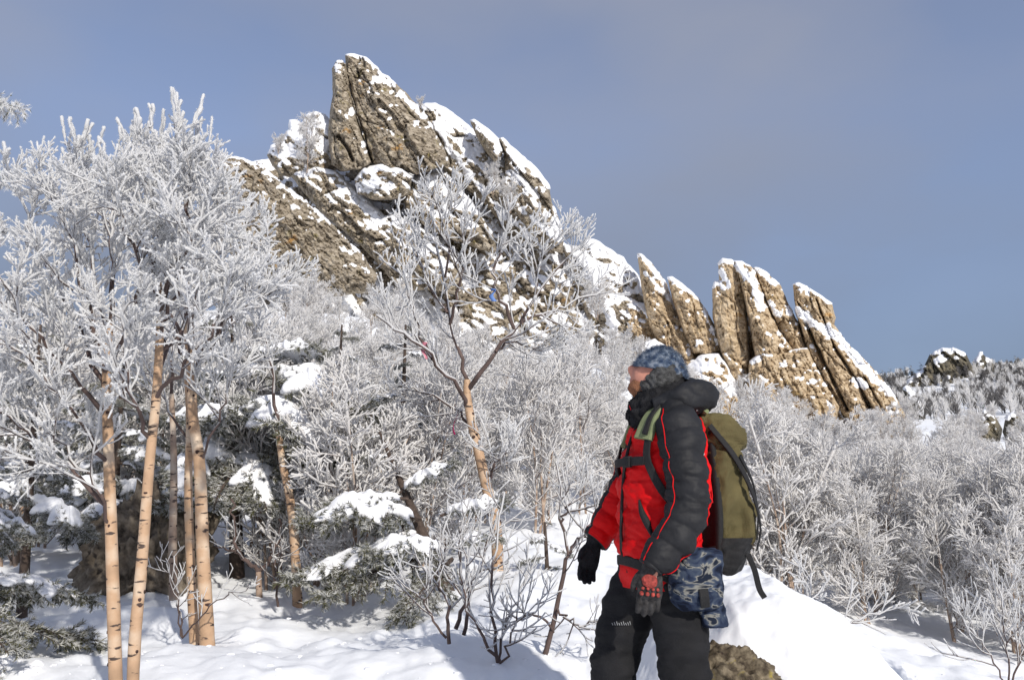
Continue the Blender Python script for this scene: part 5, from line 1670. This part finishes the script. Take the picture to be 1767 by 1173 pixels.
# --- gloves
def hand(wrist, dirn, dorsal, side, mat, curl, name='glove'):
    """side: towards the thumb; dorsal: back of the hand"""
    A = np.array(dirn, float); A /= np.linalg.norm(A)
    Nn = np.array(dorsal, float); Nn -= A * (Nn @ A); Nn /= np.linalg.norm(Nn)
    W = np.cross(A, Nn); W = W if W @ np.array(side) > 0 else -W
    o = np.array(wrist)

    def pt(a_, w_, n__):
        return o + A * a_ + W * w_ + Nn * n__

    def sweep(rows_, m=14, n=14, fl=1.0):
        rr2 = np.array([list(pt(*q[:3])) + [q[3]] for q in rows_])
        return gmesh(path(rr2, m, n, fl, ref=tuple(Nn)))
    # cuff and palm
    bits_ = []
    rows2 = [(-.035, 0, 0, .036, .036), (.0, 0, 0, .035, .030), (.03, 0, 0, .042, .026), (.07, 0, -.001, .047, .024), (.100, 0, -.003, .045, .020), (.108, 0, -.004, .036, .012)]
    Q = spline(rows2, 24)
    ph_ = np.linspace(0, 2 * math.pi, 28, endpoint=False)
    Gp = np.array([[pt(q[0], q[1] + q[3] * math.cos(f), q[2] + q[4] * math.sin(f)) for f in ph_] for q in Q])
    bits_.append(gmesh(Gp))
    for w_, L, r_ in ((.033, .070, .0112), (.011, .080, .0115), (-.011, .074, .0112), (-.032, .058, .0100)):
        c1, c2, c3 = curl * .6, curl * 1.2, curl * 1.7
        rows3 = [(.080, w_, 0, r_ * 1.05)]
        a_, n__ = .100, -.002
        rows3.append((a_, w_ * 1.03, n__, r_))
        for seg, cv in ((.42, c1), (.32, c2), (.26, c3)):
            a_ += L * seg * math.cos(cv); n__ -= L * seg * math.sin(cv)
            rows3.append((a_, w_ * 1.05, n__, r_ * (.98 if seg > .3 else .84)))
        bits_.append(sweep(rows3, 18, 14))
    bits_.append(sweep([(.018, .028, -.004, .016), (.045, .048, -.012, .0145), (.070, .056, -.022, .0125), (.088, .056, -.032, .010)], 16, 14))
    Vb, Fb = join_parts(bits_)
    me = remesh(Vb, Fb, .0032, 4)
    V_, n_r = me_arrays(me)
    V_ += n_r * (.0012 * fbm(V_[:, 0] * 120, V_[:, 1] * 120, V_[:, 2] * 120, 2))[:, None]
    me.vertices.foreach_set('co', V_.astype(np.float32).ravel())
    return put(name, me, mat), pt


gl, pt = hand((.148, .278, .893), (.10, -.04, -1), (.25, 1, .05), (1, 0, 0), M['glove'], .42)
gl['label'] = 'left glove with a red patch on its back'


def pad(cx, cy, sx, sy, h, nm='patch', mat='glove_red', seed=0):
    ph_ = np.linspace(0, 2 * math.pi, 22, endpoint=False)
    rows2 = []
    for q, hh in ((1.0, -.004), (.92, h * .6), (.6, h), (.25, h * 1.1)):
        lob = 1 + .16 * pn(np.cos(ph_) * 1.6 + seed, np.sin(ph_) * 1.6, 2)
        rows2.append([pt(cx + sy * q * math.sin(f) * l, cy + sx * q * math.cos(f) * l, .0245 * math.sqrt(max(.1, 1 - ((cy + sx * q * math.cos(f)) / .052) ** 2)) + hh) for f, l in zip(ph_, lob)])
    V, F = gmesh(np.array(rows2))
    link(nm, mesh_np(nm, V, F, M[mat]), gl)


pad(.045, .004, .030, .026, .0045)
for j, w_ in enumerate((.030, .010, -.010, -.029)):
    pad(.090, w_, .0075, .008, .006, 'knuckle_pad', 'glove_red', j)
    pad(.072, w_ * .9, .006, .006, .004, 'knuckle_pad', 'glove_red', j + 5)
gr, pt = hand((.180, -.335, .952), (.30, -.05, -1), (.15, -1, .1), (1, .35, 0), M['black_fleece'], .50)

# --- small grey print above the right knee
for j in range(9):
    u = j * .0085
    c_ = np.array([.205 - u, -.012 + .014 * math.sin(u * 22), .665])
    V, F = tube1([c_ - np.array([0, 0, .006]), c_ + np.array([.004, 0, .002 + .003 * (j % 3)])], .0015, 5)
    link('printed_mark', mesh_np('printed_mark', V, F, M['print']), person)

# ------------------------------------------------------------------ backpack, straps and the pouch (things of their own, in the hiker's frame)
def worn(name, label, cat):
    e = empty(name, (per_x, PER_Y, PZ), R(191))
    return tag(e, label, cat)


pack = worn('backpack', 'olive green hiking backpack with black base worn by the hiker', 'backpack')
PACK_SHIFT = .032      # the bag sits close against the back
BP = [(-.285, 0, .955, .095, .140), (-.300, 0, .985, .112, .158), (-.305, 0, 1.10, .118, .165), (-.295, 0, 1.25, .112, .160), (-.275, 0, 1.36, .100, .150), (-.262, 0, 1.42, .075, .125), (-.258, 0, 1.435, .04, .08)]


def cloth(G, amp, fz_=1.0, sd=0.0):
    nr = outward(G)
    x, y, z = G[..., 0] + sd, G[..., 1], G[..., 2]
    return G + nr * (amp * fbm(x * 8, y * 8, z * 5 * fz_, 4) - amp * .8 * np.abs(fbm(x * 14 + z * 10, y * 14, z * 9, 3)))[..., None]


BP = [(f_ + PACK_SHIFT, l_, z_, d_ * .86, w_ * .90) for f_, l_, z_, d_, w_ in BP]
part('bag', cloth(loft(BP, 90, 90, 3.0), .026, .7), M['olive'], pack)
part('base', cloth(loft([(f_ + PACK_SHIFT, l_, z_, d_ * .86, w_ * .90) for f_, l_, z_, d_, w_ in [(-.235, 0, .850, .05, .09), (-.248, 0, .862, .085, .130), (-.268, 0, .90, .102, .152), (-.288, 0, .95, .116, .165), (-.298, 0, .99, .119, .168)]], 40, 80, 3.0), .016, 2.0, 4.0), M['webbing'], pack)
LID = [(-.285, 0, 1.335, .118, .160), (-.290, 0, 1.36, .128, .168), (-.275, 0, 1.42, .122, .160), (-.245, 0, 1.47, .095, .140), (-.225, 0, 1.492, .05, .09)]
LID = [(f_ + PACK_SHIFT, l_, z_, d_ * .90, w_ * .92) for f_, l_, z_, d_, w_ in LID]
lid = part('lid', cloth(loft(LID, 50, 90, 2.8), .020, 2.0, 9.0), M['olive'], pack)
part('frame_pad', loft([(-.195, 0, .93, .022, .13), (-.20, 0, 1.1, .025, .14), (-.195, 0, 1.3, .025, .13), (-.185, 0, 1.45, .02, .11)], 30, 48, 3.0), M['webbing'], pack)
for sgn in (1, -1):
    L_ = sgn
    if sgn > 0:
        band('shoulder_pad', [(-.165, L_ * .100, 1.485), (-.09, L_ * .112, 1.535), (-.01, L_ * .122, 1.525), (.072, L_ * .136, 1.46), (.114, L_ * .142, 1.37)], [(-.4, 0, 1), (0, 0, 1), (.35, .1 * L_, 1), (1, .5 * L_, .8), (1, .8 * L_, .3)], .082, .020, M['green_pad'], pack)
        band('pad_insert', [(.006, L_ * .140, 1.528), (.069, L_ * .150, 1.460), (.108, L_ * .156, 1.385)], [(.35, .1 * L_, 1), (1, .5 * L_, .8), (1, .8 * L_, .3)], .022, .030, M['webbing'], pack)
    else:
        band('shoulder_pad', [(-.165, L_ * .100, 1.485), (-.09, L_ * .112, 1.535), (-.01, L_ * .122, 1.525), (.06, L_ * .125, 1.46), (.105, L_ * .125, 1.36)], [(-.4, 0, 1), (0, 0, 1), (.35, .1 * L_, 1), (1, .25 * L_, .8), (1, .35 * L_, .3)], .062, .020, M['green_pad'], pack)
    sband('strap', [(sgn * 42, 1.37), (sgn * 46, 1.30), (sgn * 56, 1.24), (sgn * 74, 1.16), (sgn * 95, 1.08), (sgn * 120, 1.02)], .032, .006, M['webbing'], pack, .017)
sband('chest_strap', [(44, 1.285), (25, 1.285), (5, 1.285), (-15, 1.285), (-40, 1.285)], .034, .008, M['webbing'], pack, .018)
sband('buckle', [(22, 1.285), (16, 1.285), (10, 1.285)], .044, .016, M['webbing'], pack, .020)
sband('hip_belt', [(a_, .905 - .00010 * a_ * a_ / 10) for a_ in range(-150, 151, 20)], .038, .008, M['webbing'], pack, .012)
band('side_strap', [(-.17, .142, 1.43), (-.265, .160, 1.30), (-.335, .152, 1.16), (-.372, .125, 1.03), (-.355, .115, .94)], [(-.2, 1, .3), (-.3, 1, .1), (-.7, .8, 0), (-.9, .5, 0), (-1, .5, -.2)], .026, .007, M['webbing'], pack)
band('side_strap', [(-.29, .152, 1.31), (-.360, .11, 1.20), (-.385, .085, 1.08), (-.38, .075, .98)], [(-.5, .9, .1), (-.9, .6, .1), (-1, .5, 0), (-1, .4, 0)], .020, .006, M['webbing'], pack)
band('hanging_strap', [(-.305, .138, .93), (-.325, .145, .87), (-.342, .142, .80), (-.362, .142, .765)], [(.4, 1, 0)] * 4, .022, .004, M['webbing'], pack)
V, F = tube1([(-.115, .150, 1.488), (-.108, .155, 1.494)], .006, 8)
link('snap', mesh_np('snap', V, F, M['metal']), pack)

pouch = worn('pouch', 'blue camouflage cloth pouch hanging at the hiker hip under the backpack', 'pouch')
G = loft([(-.05, .215, .735, .050, .035), (-.045, .225, .758, .084, .060), (-.04, .23, .81, .104, .072), (-.045, .228, .88, .106, .070), (-.06, .222, .935, .092, .058), (-.07, .215, .960, .05, .035)], 50, 64, 2.4)
part('bag', cloth(G, .012, 2.0, 2.0), M['camo'], pouch)
G = loft([(-.125, .205, .672, .044, .028), (-.122, .206, .684, .052, .034), (-.112, .208, .735, .054, .036), (-.10, .21, .79, .05, .034)], 24, 40, 2.6)
part('flap', cloth(G, .008, 2.0, 5.0), M['camo'], pouch)
band('buckle_strap', [(-.035, .310, .82), (-.037, .313, .79), (-.045, .300, .755)], [(.2, 1, .1)] * 3, .034, .008, M['webbing'], pouch)
